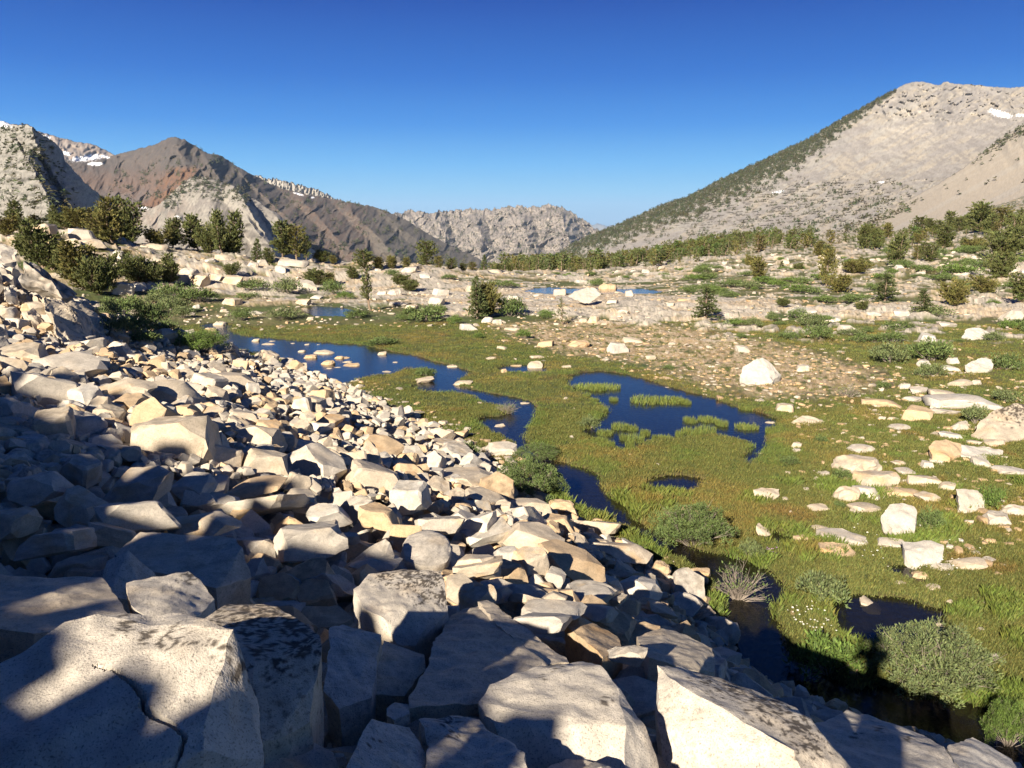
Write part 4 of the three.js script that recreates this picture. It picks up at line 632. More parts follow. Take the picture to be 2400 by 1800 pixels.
{
  const r = rng(321), own = scatter.filter(([x, z, s, sunk]) => !sunk && z < -1.5 && Math.abs(x / z) < 0.75).slice(0, 300 - seenBlocks.length + 20), ownSet = new Set(own);
  for (const [x, z, s] of own) {
    const warm = warmAt(x, z), m = r() < warm ? (r() < 0.45 ? 3 : 1) : [0, 0, 4, 1, 2, 5][Math.floor(r() * 6)], b = new THREE.Mesh(blocks[Math.floor(r() * blocks.length)], stones[m]);
    b.name = numbered('talus_block'); b.castShadow = b.receiveShadow = true; scene.add(b); tag(b, null, 'rock'); b.userData.stone = m;
    lay(b, x, H(x, z) + s * 0.3, z, [s * range(1.0, 1.35, r), s * range(0.95, 1.4, r), s * range(0.9, 1.2, r)], r, 0.5);
  }
  const rest = scatter.filter((e) => !ownSet.has(e)), group = new THREE.Group();
  group.name = 'talus_rubble'; tag(group, 'smaller broken granite filling the talus between the larger blocks', 'rubble', null, 'stuff'); scene.add(group);
  const M = new THREE.Object3D(), cc = new THREE.Color();
  const shapes = [...lowBlocks, ...blocks.slice(0, 8)], nearOne = ([x, z]) => z > -11;
  shapes.forEach((g, k) => {
    const fine = k >= lowBlocks.length, pool = rest.filter((e) => nearOne(e) === fine), mine = pool.filter((_, i) => i % (fine ? 8 : lowBlocks.length) === k - (fine ? lowBlocks.length : 0)), im = new THREE.InstancedMesh(g, looseMat, mine.length); im.name = 'rubble'; im.castShadow = im.receiveShadow = true;
    mine.forEach(([x, z, s, sunk = 0], i) => { lay(M, x, H(x, z) + s * 0.35 - sunk, z, [s * range(0.95, 1.4, r), s * range(0.9, 1.4, r), s * range(0.9, 1.2, r)], r, 0.6); M.updateMatrix(); im.setMatrixAt(i, M.matrix); const q = r() < warmAt(x, z) ? [0.62, 0.47, 0.30] : mix3([0.62, 0.56, 0.465], [0.50, 0.47, 0.42], r()); im.setColorAt(i, cc.setRGB(...tint(q, range(0.85, 1.1, r)))); });
    group.add(im);
  });
}
scene.children.filter((o) => o.name.startsWith('talus_block')).forEach((o) => {
  const [px, py] = toPix(o.position.x, o.position.y, o.position.z), p = o.position, w = p.dot(ACROSS), v = p.y - p.dot(BEAR) * TANE;
  const kind = v < tableAt(crestV, w) - 0.05 ? 'shade' : talusH(p.x, -p.z) < 0.9 ? 'low' : o.userData.stone === 3 ? 'ochre' : o.userData.stone === 5 ? 'white' : 'sun';
  o.userData.label = talusLabel[kind]; o.userData.group = 'talus blocks: ' + kind;
});
stage('talus');

// ---------------------------------------------------------------- the outcrop at the left and the single boulders of the meadow
function near(px, py, d0, d1) {                                    // the ground nearest to a pixel between two distances
  let best = 1e9, bd = d0; for (let i = 0; i <= 120; i++) { const d = d0 * (d1 / d0) ** (i / 120), p = col(px, d, 0), h = H(p[0], -d), q = col(px, d, h), e = Math.abs(toPix(q[0], h, -d)[1] - py); if (e < best) { best = e; bd = d; } }
  const p0 = col(px, bd, H(col(px, bd, 0)[0], -bd)); return new THREE.Vector3(p0[0], H(p0[0], -bd), -bd);
}
const lump = (name, label, m, D, pts, o = {}) => hero(name, label, stones[m], pts.map(([x, y, k = 0]) => [x, y, D + k]), { L: o.L ?? D * 0.0055, fine: 0.035, fineF: 2.4, amp: 0.05, down: 0.8, spots: 0.2, r: 0.3, ...o });
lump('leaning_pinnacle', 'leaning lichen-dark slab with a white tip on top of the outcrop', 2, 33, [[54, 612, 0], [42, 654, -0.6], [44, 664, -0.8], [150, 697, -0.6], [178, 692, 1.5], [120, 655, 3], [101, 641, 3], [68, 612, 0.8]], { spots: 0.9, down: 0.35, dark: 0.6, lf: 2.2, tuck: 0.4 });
lump('outcrop_wall', 'rock wall on the shaded side of the outcrop above the willows', 4, 32, [[88, 690, 1], [108, 705, -1], [150, 780, -2.4], [168, 813, -3.4], [213, 864, -4.6], [232, 880, -4.6], [302, 834, 5], [254, 757, 8], [222, 706, 10], [178, 694, 9]], { spots: 0.5, down: 1.5, L: 0.15, lf: 1.6, tuck: 0.55 });
lump('outcrop_block', 'grey block speckled with lichen at the foot of the dark rock wall', 0, 26.6, [[97, 832, -0.6], [130, 817, 0.4], [172, 817, 0.8], [216, 862, 0], [205, 880, -0.6], [120, 872, -1]], { spots: 0.7 });
lump('outcrop_ledge', 'long lichen-speckled ledge running down the outcrop', 4, 28, [[-60, 750, 0.8], [0, 764, 0.8], [70, 782, 0.8], [110, 800, 0.6], [123, 825, -0.3], [70, 840, -1], [-60, 820, -1]], { spots: 0.7 });
lump('outcrop_step', 'cream block with a bright face half way up the outcrop', 1, 30, [[52, 732, 0], [80, 724, 0.6], [101, 741, 0.5], [108, 775, 0], [87, 779, -0.4], [72, 752, -0.3]]);
lump('outcrop_chock', 'tilted cream block wedged against the dark rock wall', 1, 29.4, [[99, 781, 0], [136, 766, 0.6], [150, 782, 0.4], [170, 815, -0.2], [140, 815, -0.6], [105, 800, -0.5]]);
lump('sunken_block', 'squared block deep in shade at the foot of the outcrop', 0, 38, [[251, 757, 0], [298, 764, 0.6], [301, 797, -0.2], [255, 800, -0.8], [240, 780, -0.5]]);
lump('capped_boulder', 'grey-capped boulder on the far shoulder of the outcrop', 2, 41, [[-30, 575, 0], [13, 571, 0.6], [38, 587, 0.5], [41, 612, 0], [0, 622, -0.6], [-30, 610, -0.5]], { spots: 0.6 });
lump('outcrop_pebble', 'flat cream stone lying on the outcrop below the pinnacle', 1, 31, [[62, 708, 0], [85, 704, 0.4], [107, 712, 0.3], [106, 722, 0], [75, 722, -0.3]], { down: 0.25 });
lump('outcrop_cobble', 'rounded grey block in the outcrop rubble beside the pinnacle', 2, 31.5, [[9, 678, 0], [28, 671, 0.5], [42, 688, 0.3], [38, 698, 0], [14, 690, -0.3]], { down: 0.3 });

const big = (name, label, m, D, pts, o) => lump(name, label, m, D, pts, { spots: 0.05, down: 0.35, L: 0.14, amp: 0.03, fine: 0.012, ...o });
const dAt = (px, py) => -onGround(px, py).z;
{
  let D = dAt(1800, 898);
  big('peaked_boulder', 'big white peaked boulder standing alone above the grassy pond', 5, D, [[1733, 880, -0.1], [1745, 858, 0.3], [1775, 840, 0.7], [1790, 838, 0.8], [1815, 860, 0.6], [1832, 879, 0.4], [1808, 895, -0.5], [1780, 902, -0.6], [1750, 896, -0.5]], { stain: 0.15 });
  D = dAt(1380, 714);
  big('perched_erratic', 'large keel-shaped boulder balanced on the bare slab', 0, D, [[1333, 694, 0], [1345, 683, 1], [1375, 674, 1.4], [1392, 673, 1.5], [1405, 684, 1.2], [1408, 690, 0.6], [1382, 712, -0.6], [1370, 711, -0.7], [1342, 700, -0.4]], { down: 0.05, L: 0.2, stain: 0.1 });
  D = dAt(2350, 1028);
  big('domed_boulder', 'huge buff domed boulder with a lichen-dark crown at the edge of the stony meadow', 4, D, [[2277, 1022, 0], [2300, 985, 0.6], [2335, 958, 1.2], [2380, 945, 1.6], [2440, 950, 1.6], [2470, 1000, 0.8], [2450, 1032, -0.2], [2340, 1030, -0.7]], { lichen: [[2385, 955, D + 1, 0.9]], spots: 0.1 });
  D = dAt(2260, 1072);
  big('loaf_boulder', 'ochre-ended loaf-shaped boulder lying before the domed boulder', 3, D, [[2176, 1045, 0], [2190, 1032, 0.4], [2220, 1029, 0.6], [2252, 1042, 0.6], [2254, 1065, 0], [2225, 1074, -0.4], [2184, 1066, -0.3]], { stain: 0.7 });
  big('bar_boulder', 'long white bar of rock touching the ochre-ended boulder', 5, D, [[2250, 1043, 0.5], [2300, 1045, 0.7], [2353, 1055, 0.6], [2346, 1080, 0], [2310, 1078, -0.3], [2252, 1066, -0.1]]);
  D = dAt(2275, 1196);
  big('cube_boulder', 'squarish grey-white boulder next to a small willow in the stony meadow', 0, D, [[2240, 1145, 0.3], [2290, 1148, 0.5], [2308, 1166, 0.3], [2306, 1194, -0.1], [2270, 1200, -0.3], [2248, 1186, -0.2]], { stain: 0.1 });
  D = dAt(2110, 1250);
  big('tusk_boulder', 'tall white tusk-shaped boulder rising from the grass', 5, D, [[2063, 1208, 0], [2088, 1182, 0.4], [2115, 1178, 0.6], [2145, 1188, 0.5], [2150, 1215, 0.1], [2140, 1258, -0.3], [2090, 1240, -0.3]], { stain: 0.15 });
  D = dAt(2160, 1318);
  big('anvil_boulder', 'flat-topped white boulder shaped like an anvil in the grass', 5, D, [[2113, 1270, 0.4], [2185, 1266, 0.5], [2212, 1277, 0.3], [2208, 1310, -0.1], [2200, 1320, -0.2], [2140, 1312, -0.2], [2120, 1290, 0]], { stain: 0.1 });
  D = dAt(1890, 993);
  big('split_boulder', 'low cream boulder split in two at the shore of the grassy pond', 1, D, [[1853, 990, 0], [1880, 973, 0.5], [1905, 976, 0.5], [1948, 995, 0.2], [1945, 1002, -0.2], [1870, 1003, -0.3]]);
  D = dAt(2300, 872);
  big('white_sheet_boulder', 'bright white sheet of rock among shrubs at the right of the bench', 5, D, [[2260, 855, 0], [2300, 838, 0.8], [2325, 842, 0.8], [2328, 862, 0.2], [2312, 873, -0.3], [2275, 864, -0.3]]);
  D = dAt(2290, 795);
  big('mound_boulder', 'smooth white mound of rock on the green bench', 5, D, [[2254, 790, 0], [2265, 770, 0.8], [2295, 768, 1], [2325, 782, 0.7], [2320, 796, -0.3], [2265, 797, -0.4]]);
  D = dAt(1200, 868);
  big('pool_boulder', 'round cream boulder sitting in the little brown pool', 1, dAt(1254, 866), [[1236, 856, 0], [1243, 846, 0.4], [1262, 844, 0.5], [1273, 852, 0.3], [1271, 863, -0.1], [1240, 864, -0.2]], { round: 0.3, down: 0.3, L: 0.1 });
  big('stream_boulder', 'flat-topped tan boulder at the edge of the winding stream', 1, dAt(1172, 1014), [[1152, 1006, 0], [1162, 994, 0.4], [1180, 993, 0.5], [1194, 1006, 0.2], [1188, 1015, -0.2], [1160, 1015, -0.2]], { round: 0.2, down: 0.3, L: 0.08 });
  big('shore_slab', 'cream slab on the near shore where the stream narrows', 1, dAt(1170, 1058), [[1125, 1052, 0], [1150, 1040, 0.6], [1210, 1041, 0.7], [1212, 1052, 0.2], [1175, 1062, -0.3], [1150, 1060, -0.3]], { down: 0.3, L: 0.1 });
  big('bench_block', 'squared tan block on the shore of the left arm of the stream', 1, dAt(692, 872), [[666, 856, 0], [670, 850, 0.6], [718, 851, 0.6], [720, 868, 0], [690, 871, -0.3], [668, 868, -0.2]], { down: 0.3, L: 0.14 });
  big('pool_log_stone', 'elongated tan stone lying half in the dark pool by the willow', 1, dAt(2045, 1432), [[2015, 1398, 0.2], [2022, 1392, 0.3], [2050, 1408, 0.3], [2067, 1428, 0.1], [2064, 1437, -0.1], [2035, 1428, -0.1], [2018, 1412, 0]], { down: 0.15, L: 0.06, round: 0.2 });
  big('ochre_bar', 'long orange stone beside the seep in the grass', 3, dAt(1960, 1302), [[1918, 1272, 0.1], [1945, 1270, 0.3], [1985, 1276, 0.3], [2006, 1295, 0.1], [2010, 1306, -0.1], [1960, 1296, -0.2], [1922, 1284, -0.1]], { down: 0.15, L: 0.06, stain: 0.9 });
  big('ochre_block', 'short orange block across the seep from the cream wedge', 3, dAt(1885, 1275), [[1858, 1256, 0.1], [1880, 1252, 0.3], [1908, 1256, 0.2], [1910, 1266, 0], [1885, 1276, -0.1], [1862, 1272, -0.1]], { down: 0.15, L: 0.06, stain: 0.9 });
  big('cream_wedge', 'cream wedge of rock upright at the head of the seep', 1, dAt(1800, 1262), [[1772, 1232, 0], [1778, 1226, 0.2], [1803, 1240, 0.2], [1817, 1262, 0], [1795, 1256, -0.1], [1780, 1248, 0]], { down: 0.15, L: 0.05 });
  big('grass_stone', 'broad peach-coloured stone alone in the turf beyond the dark pool', 1, dAt(1800, 1170), [[1765, 1148, 0], [1790, 1142, 0.3], [1825, 1146, 0.3], [1828, 1160, 0], [1815, 1174, -0.2], [1785, 1166, -0.1]], { down: 0.15, L: 0.08 });
  big('left_cream_boulder', 'large cream boulder below the pines on the rocky ridge', 1, dAt(165, 584) > 130 ? 95 : dAt(165, 584), [[139, 577, 0], [150, 562, 0.8], [175, 557, 1], [190, 566, 0.8], [188, 578, 0], [160, 588, -0.6], [142, 586, -0.4]], { L: 0.3, round: 0.15 });
}

// stones of the meadow and the benches that can be told apart: centre, width, height in the photograph
const seenStones = [];
const list2 = (ox, oy, k, rows) => rows.forEach(([x, y, w, h, m = 0]) => seenStones.push([ox + x / k, oy + y / k, w / k, h / k, m]));
list2(1600, 650, 2.765, [[385, 463, 75, 50, 0], [1120, 1190, 230, 110, 1], [1060, 1390, 130, 100, 1], [1180, 1380, 150, 90, 0], [1400, 1375, 260, 80, 3], [1520, 880, 150, 90, 3], [1800, 790, 380, 80, 5], [2030, 1560, 110, 80, 0], [1700, 745, 180, 50, 1], [1790, 680, 150, 45, 1], [780, 585, 80, 40, 0], [1230, 230, 80, 25, 5], [1420, 225, 80, 55, 5], [2140, 230, 90, 75, 0], [1710, 300, 90, 45, 0], [1280, 800, 200, 50, 3], [660, 845, 110, 65, 1], [1160, 1100, 150, 55, 0], [900, 1265, 90, 30, 0], [910, 1335, 120, 40, 1], [1190, 1480, 220, 50, 1], [740, 1085, 55, 35, 1], [740, 1115, 40, 20, 0], [500, 1148, 50, 20, 1], [1570, 1300, 220, 100, 1], [1690, 860, 150, 50, 0], [2120, 1240, 180, 70, 5], [2150, 1500, 110, 70, 0], [1510, 780, 120, 40, 5], [1240, 1290, 210, 100, 1], [1400, 960, 120, 35, 0], [1540, 720, 100, 50, 0], [1440, 700, 60, 40, 0], [770, 210, 150, 60, 5], [970, 270, 90, 40, 0], [1060, 325, 110, 50, 0], [560, 950, 60, 25, 1], [1580, 390, 80, 50, 5], [1750, 540, 70, 40, 5], [1560, 555, 60, 40, 5], [1340, 400, 80, 45, 0], [1740, 590, 100, 35, 5], [1290, 910, 40, 25, 0], [1350, 910, 35, 45, 1], [1450, 1245, 120, 35, 0], [1400, 1195, 70, 40, 1], [1660, 1010, 90, 30, 1], [1740, 1020, 110, 50, 5], [1790, 960, 90, 60, 0], [2010, 1060, 120, 50, 1], [1930, 1200, 90, 60, 0], [1580, 1210, 60, 45, 0], [1710, 1340, 90, 60, 1], [880, 1480, 110, 50, 1], [1590, 1410, 110, 70, 1], [1640, 1180, 80, 30, 0], [1900, 680, 50, 30, 0], [700, 1515, 25, 25, 1], [665, 1432, 35, 18, 1], [680, 1265, 40, 20, 1]]);
list2(1600, 1200, 2.765, [[1830, 315, 210, 75, 1], [1350, 185, 150, 70, 0], [1030, 150, 270, 60, 0], [1540, 410, 90, 70, 3], [1410, 450, 75, 25, 1], [1655, 745, 40, 40, 1], [1725, 580, 40, 40, 1], [1970, 305, 60, 45, 0], [1640, 630, 50, 18, 1], [1620, 475, 70, 25, 1], [1685, 350, 110, 30, 0], [1800, 185, 30, 25, 5], [1730, 222, 40, 25, 5], [1880, 255, 30, 30, 5], [1655, 160, 20, 30, 5], [880, 95, 110, 30, 1], [100, 430, 120, 80, 3], [100, 380, 130, 70, 3]]);
list2(800, 800, 2.765, [[1130, 160, 75, 22, 3], [1055, 190, 40, 30, 3], [1045, 38, 65, 25, 1], [1270, 95, 95, 25, 1], [720, 165, 75, 28, 1], [265, 110, 55, 30, 1], [540, 240, 130, 38, 1], [790, 260, 120, 32, 1], [160, 355, 80, 80, 0], [1190, 410, 65, 25, 1], [660, 520, 55, 60, 1], [1790, 40, 110, 80, 5], [2010, 80, 60, 80, 1], [350, 190, 35, 15, 1], [25, 155, 60, 20, 3], [45, 185, 60, 20, 1], [60, 208, 110, 22, 3], [300, 213, 60, 14, 1], [900, 395, 30, 12, 1], [1460, 160, 60, 25, 1], [2100, 235, 65, 30, 3], [2120, 305, 40, 12, 1], [970, 105, 60, 25, 1]]);
list2(800, 400, 2.765, [[820, 1010, 110, 60, 5], [1010, 980, 65, 35, 5], [645, 785, 90, 50, 5], [1730, 755, 100, 50, 3], [1415, 785, 80, 45, 1], [1865, 795, 60, 40, 0], [1755, 845, 70, 30, 0], [2135, 860, 40, 35, 0], [1320, 1115, 110, 50, 3], [1540, 1115, 120, 50, 3], [1890, 1090, 150, 45, 1], [540, 680, 60, 30, 5], [460, 880, 80, 40, 1], [350, 785, 80, 50, 0], [370, 860, 120, 35, 0], [1105, 1020, 100, 28, 1], [945, 965, 60, 40, 5], [1275, 802, 60, 30, 0], [620, 840, 90, 60, 0], [265, 790, 60, 30, 5], [860, 760, 100, 40, 1], [1565, 970, 50, 35, 1], [1640, 955, 60, 35, 1], [1700, 990, 40, 25, 1], [440, 640, 90, 40, 5], [240, 640, 40, 30, 5], [1000, 650, 90, 30, 1], [1560, 715, 90, 25, 5], [1110, 820, 70, 30, 0]]);
list2(0, 200, 2.765, [[290, 945, 130, 110, 1], [765, 1095, 70, 55, 5], [760, 1155, 70, 45, 5], [800, 1315, 120, 65, 5], [890, 1300, 80, 45, 5], [1230, 1205, 90, 50, 0], [1290, 1255, 110, 75, 1], [1990, 1300, 110, 70, 0], [1510, 1400, 100, 45, 1], [1900, 1140, 180, 50, 0], [1370, 1590, 80, 40, 3], [1430, 1545, 70, 36, 1], [1000, 1040, 150, 45, 1], [1460, 1112, 110, 36, 1], [1500, 1260, 110, 60, 1], [1380, 1240, 80, 50, 0], [1180, 1250, 90, 60, 0], [540, 970, 120, 80, 0], [600, 1020, 120, 40, 1], [520, 1090, 80, 60, 1], [1290, 1310, 60, 20, 0], [720, 1200, 60, 40, 1], [1640, 1165, 60, 40, 5], [1820, 1185, 60, 40, 5], [1700, 1140, 50, 40, 0], [2050, 1370, 80, 30, 5], [1960, 1400, 90, 40, 1], [1830, 1450, 80, 25, 1], [1650, 1470, 90, 25, 5], [1450, 1460, 40, 25, 1], [1275, 1430, 40, 25, 5], [1330, 1450, 30, 30, 1], [1370, 1130, 60, 30, 5], [1060, 1140, 80, 30, 1], [880, 1130, 70, 30, 1], [2010, 1510, 40, 22, 1]]);
list2(300, 800, 4.424, [[1330, 60, 70, 40, 1], [1455, 100, 140, 26, 1], [1490, 40, 80, 16, 1], [1720, 80, 50, 18, 1], [1855, 100, 50, 22, 1], [1975, 70, 30, 16, 1], [1800, 180, 70, 30, 1], [1890, 235, 120, 50, 3], [2045, 195, 190, 30, 1], [2080, 300, 110, 60, 3], [2080, 350, 90, 18, 1], [2170, 355, 80, 18, 1], [2190, 245, 80, 40, 3], [2110, 262, 60, 14, 1], [1460, 215, 110, 36, 1], [1590, 185, 120, 22, 1], [1200, 90, 80, 30, 1], [1040, 130, 130, 70, 3], [1190, 130, 110, 60, 0], [1370, 130, 130, 50, 4], [1235, 160, 90, 26, 1], [700, 165, 120, 30, 0], [780, 190, 60, 24, 1], [960, 265, 110, 50, 4], [1390, 355, 70, 36, 5], [1885, 380, 80, 40, 0], [650, 225, 170, 60, 1], [760, 230, 60, 40, 1], [1000, 300, 40, 20, 0]]);
const stoneKinds = { water: ['pool_stone', 'stone standing in the shallow water of a pool', 'stones in the water'], pond: ['shore_stone', 'small stone in the turf along the pools', 'stones along the pools'], stony: ['meadow_stone', 'pale stone half sunk in the stony right-hand turf'.replace('right-hand ', ''), 'stones of the stony turf'], gravel: ['gravel_stone', 'cream stone on the tan gravel strip', 'stones on the gravel'], ridge: ['ridge_boulder', 'pale boulder on the rocky ridge below the pines', 'boulders of the rocky ridge'], bench: ['bench_boulder', 'pale boulder on the granite benches beyond the meadow', 'boulders of the granite benches'] };
function stoneKind(x, z, g) {
  const d = -z; if (g.p < 0) return 'water'; if (d > 58) return x < -0.1 * d ? 'ridge' : 'bench';
  if (areaDist(gravelArea, x, z) < 1.5) return 'gravel'; return areaDist(stonyArea, x, z) < 3 ? 'stony' : 'pond';
}
function putStone(p, sx, sy, m, r, sink = 0.38, tilt = 0.12) {
  const g = groundAll(p.x, p.z), [name, label, group] = stoneKinds[stoneKind(p.x, p.z, g)], flat = sy / sx < 0.42, wet = g.p < 0.5, geo = flat ? slabsLow[Math.floor(r() * 6)] : wet ? blocks[16 + Math.floor(r() * 4)] : blocks[Math.floor(r() * blocks.length)];
  const o = new THREE.Mesh(geo, stones[m]); o.name = numbered(name); o.castShadow = o.receiveShadow = true; scene.add(o); tag(o, label, 'rock', group);
  const y = Math.max(p.y, g.p < 0 ? WATER - 0.05 : -9) + sy * (0.5 - sink);
  lay(o, p.x, y, p.z, [sx * 0.55, sy * (flat ? 1.7 : 0.8), sx * range(0.45, 0.62, r)], r, tilt, range(-0.6, 0.6, r)); occupy(p.x, p.z, sx * 0.45);
  return o;
}
{
  const r = rng(77);
  for (const [px, py, w, h, m] of seenStones) {
    const yb = py + h * 0.4; let p = onGround(px, yb); if (-p.z > 140) p = near(px, yb, 60, 125);
    const dist = Math.hypot(p.x, p.y - EYE, p.z), wm = w / F * dist, el = Math.atan2(EYE - p.y, -p.z), hm = Math.max(wm * 0.22, (h / F * dist - 0.5 * wm * Math.sin(el)) / Math.cos(el) * 1.25);
    putStone(p, wm, Math.min(hm, wm * 0.8), m, r);
  }
  // more of them where the photograph is strewn with stones
  const lots = [[stonyArea, 90, 0.18, 0.6], [gravelArea, 14, 0.2, 0.6]];
  for (const [q, n, s0, s1] of lots) { const xs = q.map((e) => e[0]), zs = q.map((e) => e[1]), lo = [Math.min(...xs), Math.min(...zs)], hi = [Math.min(40, Math.max(...xs)), Math.max(...zs)]; let k = 0; for (let t = 0; t < 4000 && k < n; t++) { const x = range(lo[0], hi[0], r), z = range(lo[1], hi[1], r), s = s0 + (s1 - s0) * r() ** 2.2; if (polyDist(q, x, z) > 0 || groundAll(x, z).p < 0.4 || !free(x, z, s / 2, 1.2) || isTalus(x, z) || Math.abs(x / z) > 0.66) continue; putStone(new THREE.Vector3(x, H(x, z), z), s, s * range(0.25, 0.6, r), [0, 1, 1, 5, 0, 3][Math.floor(r() * 6)], r); k++; } }
  for (let k = 0, t = 0; t < 9000 && k < 170; t++) { const d = 62 + 85 * r(), x = range(-0.66, 0.66, r) * d, z = -d, s = range(0.35, 1.5, r) * (0.6 + 0.4 * r()), g = groundAll(x, z); if (g.p < 0.4 || !free(x, z, s / 2, 1.2) || (d < 75 && g.slab < 0.1 && r() < 0.7)) continue; putStone(new THREE.Vector3(x, g.h, z), s, s * range(0.35, 0.7, r), [0, 1, 5, 5, 4, 0][Math.floor(r() * 6)], r, 0.25); k++; }
  for (let k = 0, t = 0; t < 9000 && k < 110; t++) { const d = 44 + 34 * r(), x = range(0.16, 0.66, r) * d, z = -d, s = 0.25 + 1.1 * r() ** 2.2, g = groundAll(x, z); if (g.p < 0.4 || areaDist(gravelArea, x, z) < 0.5 || !free(x, z, s / 2, 1.1) || n2(x * 0.18, z * 0.3) < -0.15) continue; putStone(new THREE.Vector3(x, g.h, z), s, s * range(0.2, 0.5, r), [0, 1, 5, 5, 4, 0][Math.floor(r() * 6)], r, 0.36); k++; }
  // and the gravel and small stones nobody would count
  const group = new THREE.Group(); group.name = 'scattered_gravel'; tag(group, 'small loose stones and gravel strewn over turf and benches', 'gravel', null, 'stuff'); scene.add(group);
  const spots = []; 
  for (let t = 0; t < 60000 && spots.length < 7500; t++) {
    const d = 9 + 170 * r() ** 1.5, x = range(-0.7, 0.7, r) * d, z = -d, g = groundAll(x, z); if (g.p < 0.15 || g.tal > 0.6) continue;
    const gr = areaDist(gravelArea, x, z), st = areaDist(stonyArea, x, z), toeD = g.t - g.m; let dens = 0.015;
    if (gr < 1.5) dens = 0.55; else if (x > 0.14 * d && d > 44 && d <= 62) dens = 0.3 * sstep(-0.3, 0.5, n2(x * 0.2, z * 0.3)); else if (st < 1) dens = 0.45 * sstep(-0.5, 0.5, n2(x * 0.3, z * 0.3)) + 0.08; else if (d > 62) dens = 0.10 + 0.35 * sstep(0, 0.5, n2(x * 0.1, z * 0.1)); else if (toeD > -0.5) dens = 0.6;
    if (r() > dens) continue; spots.push([x, g.h, z, range(0.03, 0.11, r) * (d > 62 ? range(0.9, 2.0, r) : 1) * (r() < 0.15 ? 1.8 : 1)]);
  }
  const M = new THREE.Object3D(), cc = new THREE.Color();
  pebbles.forEach((g, k) => { const mine = spots.filter((_, i) => i % pebbles.length === k), im = new THREE.InstancedMesh(g, looseMat, mine.length); im.name = 'gravel'; im.castShadow = im.receiveShadow = true; mine.forEach(([x, y, z, s], i) => { M.position.set(x, y + s * 0.1, z); M.rotation.set(range(-0.2, 0.2, r), r() * 6.28, range(-0.2, 0.2, r)); M.scale.set(s * range(1, 1.6, r), s * range(0.8, 1.2, r), s); M.updateMatrix(); im.setMatrixAt(i, M.matrix); im.setColorAt(i, cc.setRGB(...tint(r() < (z > -62 ? 0.65 : 0.3) ? [0.58, 0.42, 0.25] : [0.58, 0.52, 0.43], range(0.75, 1.1, r)))); }); group.add(im); });
}
stage('stones');

// ---------------------------------------------------------------- plants
const leafMat = (r, g, b, name) => { const m = new THREE.MeshStandardMaterial({ color: new THREE.Color().setRGB(r, g, b), vertexColors: true, roughness: 0.8, side: THREE.DoubleSide }); m.name = name; return m; };
const needleMats = [leafMat(0.080, 0.102, 0.028, 'pine needles'), leafMat(0.108, 0.112, 0.028, 'sunny pine needles'), leafMat(0.070, 0.098, 0.032, 'fir needles')];  // second needle colour is a yellower green, given to trees at random
const barkMat = new THREE.MeshStandardMaterial({ color: new THREE.Color().setRGB(0.20, 0.145, 0.10), roughness: 1 }); barkMat.name = 'bark';
const greyBark = new THREE.MeshStandardMaterial({ color: new THREE.Color().setRGB(0.27, 0.225, 0.18), roughness: 1 }); greyBark.name = 'grey twigs';
const willowMats = [leafMat(0.088, 0.128, 0.034, 'willow leaves'), leafMat(0.112, 0.142, 0.052, 'grey willow leaves'), leafMat(0.088, 0.142, 0.024, 'bright willow leaves')];
class Faces {                                                     // loose leaf-sized faces gathered into one part
  constructor() { this.p = []; this.c = []; }
  tri(a, b, c, k) { this.p.push(...a, ...b, ...c); for (let i = 0; i < 3; i++) this.c.push(k[0], k[1], k[2]); }
  geo() { const g = new THREE.BufferGeometry(); g.setAttribute('position', new THREE.Float32BufferAttribute(this.p, 3)); g.setAttribute('color', new THREE.Float32BufferAttribute(this.c, 3)); g.computeVertexNormals(); return g; }
}
const V = (x, y, z) => new THREE.Vector3(x, y, z);
function taper(path, r0, r1, sides = 5) {                          // a branch: a tube that thins along its path
  const p = [], idx = [], n = path.length, a = V(0, 0, 0), b = V(0, 0, 0), t = V(0, 0, 0);
  path.forEach((q, i) => { t.subVectors(path[Math.min(n - 1, i + 1)], path[Math.max(0, i - 1)]).normalize(); a.set(t.y, -t.x, 0.3).cross(t).normalize(); b.crossVectors(t, a); const r = mix(r0, r1, i / (n - 1)); for (let k = 0; k < sides; k++) { const w = k / sides * 6.283; p.push(q.x + (a.x * Math.cos(w) + b.x * Math.sin(w)) * r, q.y + (a.y * Math.cos(w) + b.y * Math.sin(w)) * r, q.z + (a.z * Math.cos(w) + b.z * Math.sin(w)) * r); } });
  for (let i = 0; i < n - 1; i++) for (let k = 0; k < sides; k++) { const u = i * sides + k, v = i * sides + (k + 1) % sides; idx.push(u, v, u + sides, v, v + sides, u + sides); }
  const g = new THREE.BufferGeometry(); g.setAttribute('position', new THREE.Float32BufferAttribute(p, 3)); g.setIndex(idx); g.computeVertexNormals(); return g;
}
function spray(f, o, dir, len, wid, n, r, k) {                     // a tuft of needles fanning out along a twig
  const e = V(0, 0, 0), s = V(0, 0, 0);
  for (let i = 0; i < n; i++) {
    e.set(dir.x + range(-0.75, 0.75, r), dir.y + range(-0.5, 0.8, r), dir.z + range(-0.75, 0.75, r)).normalize(); s.set(range(-1, 1, r), range(-1, 1, r), range(-1, 1, r)).cross(e).normalize().multiplyScalar(wid * 0.5);
    const l = len * range(0.6, 1.15, r), c = tint(k, range(0.75, 1.3, r)), m = [o.x + e.x * l * 0.45, o.y + e.y * l * 0.45, o.z + e.z * l * 0.45];
    f.tri([o.x, o.y, o.z], [m[0] + s.x, m[1] + s.y, m[2] + s.z], [m[0] - s.x, m[1] - s.y, m[2] - s.z], c);
    f.tri([m[0] + s.x, m[1] + s.y, m[2] + s.z], [o.x + e.x * l, o.y + e.y * l, o.z + e.z * l], [m[0] - s.x, m[1] - s.y, m[2] - s.z], c);
  }
}
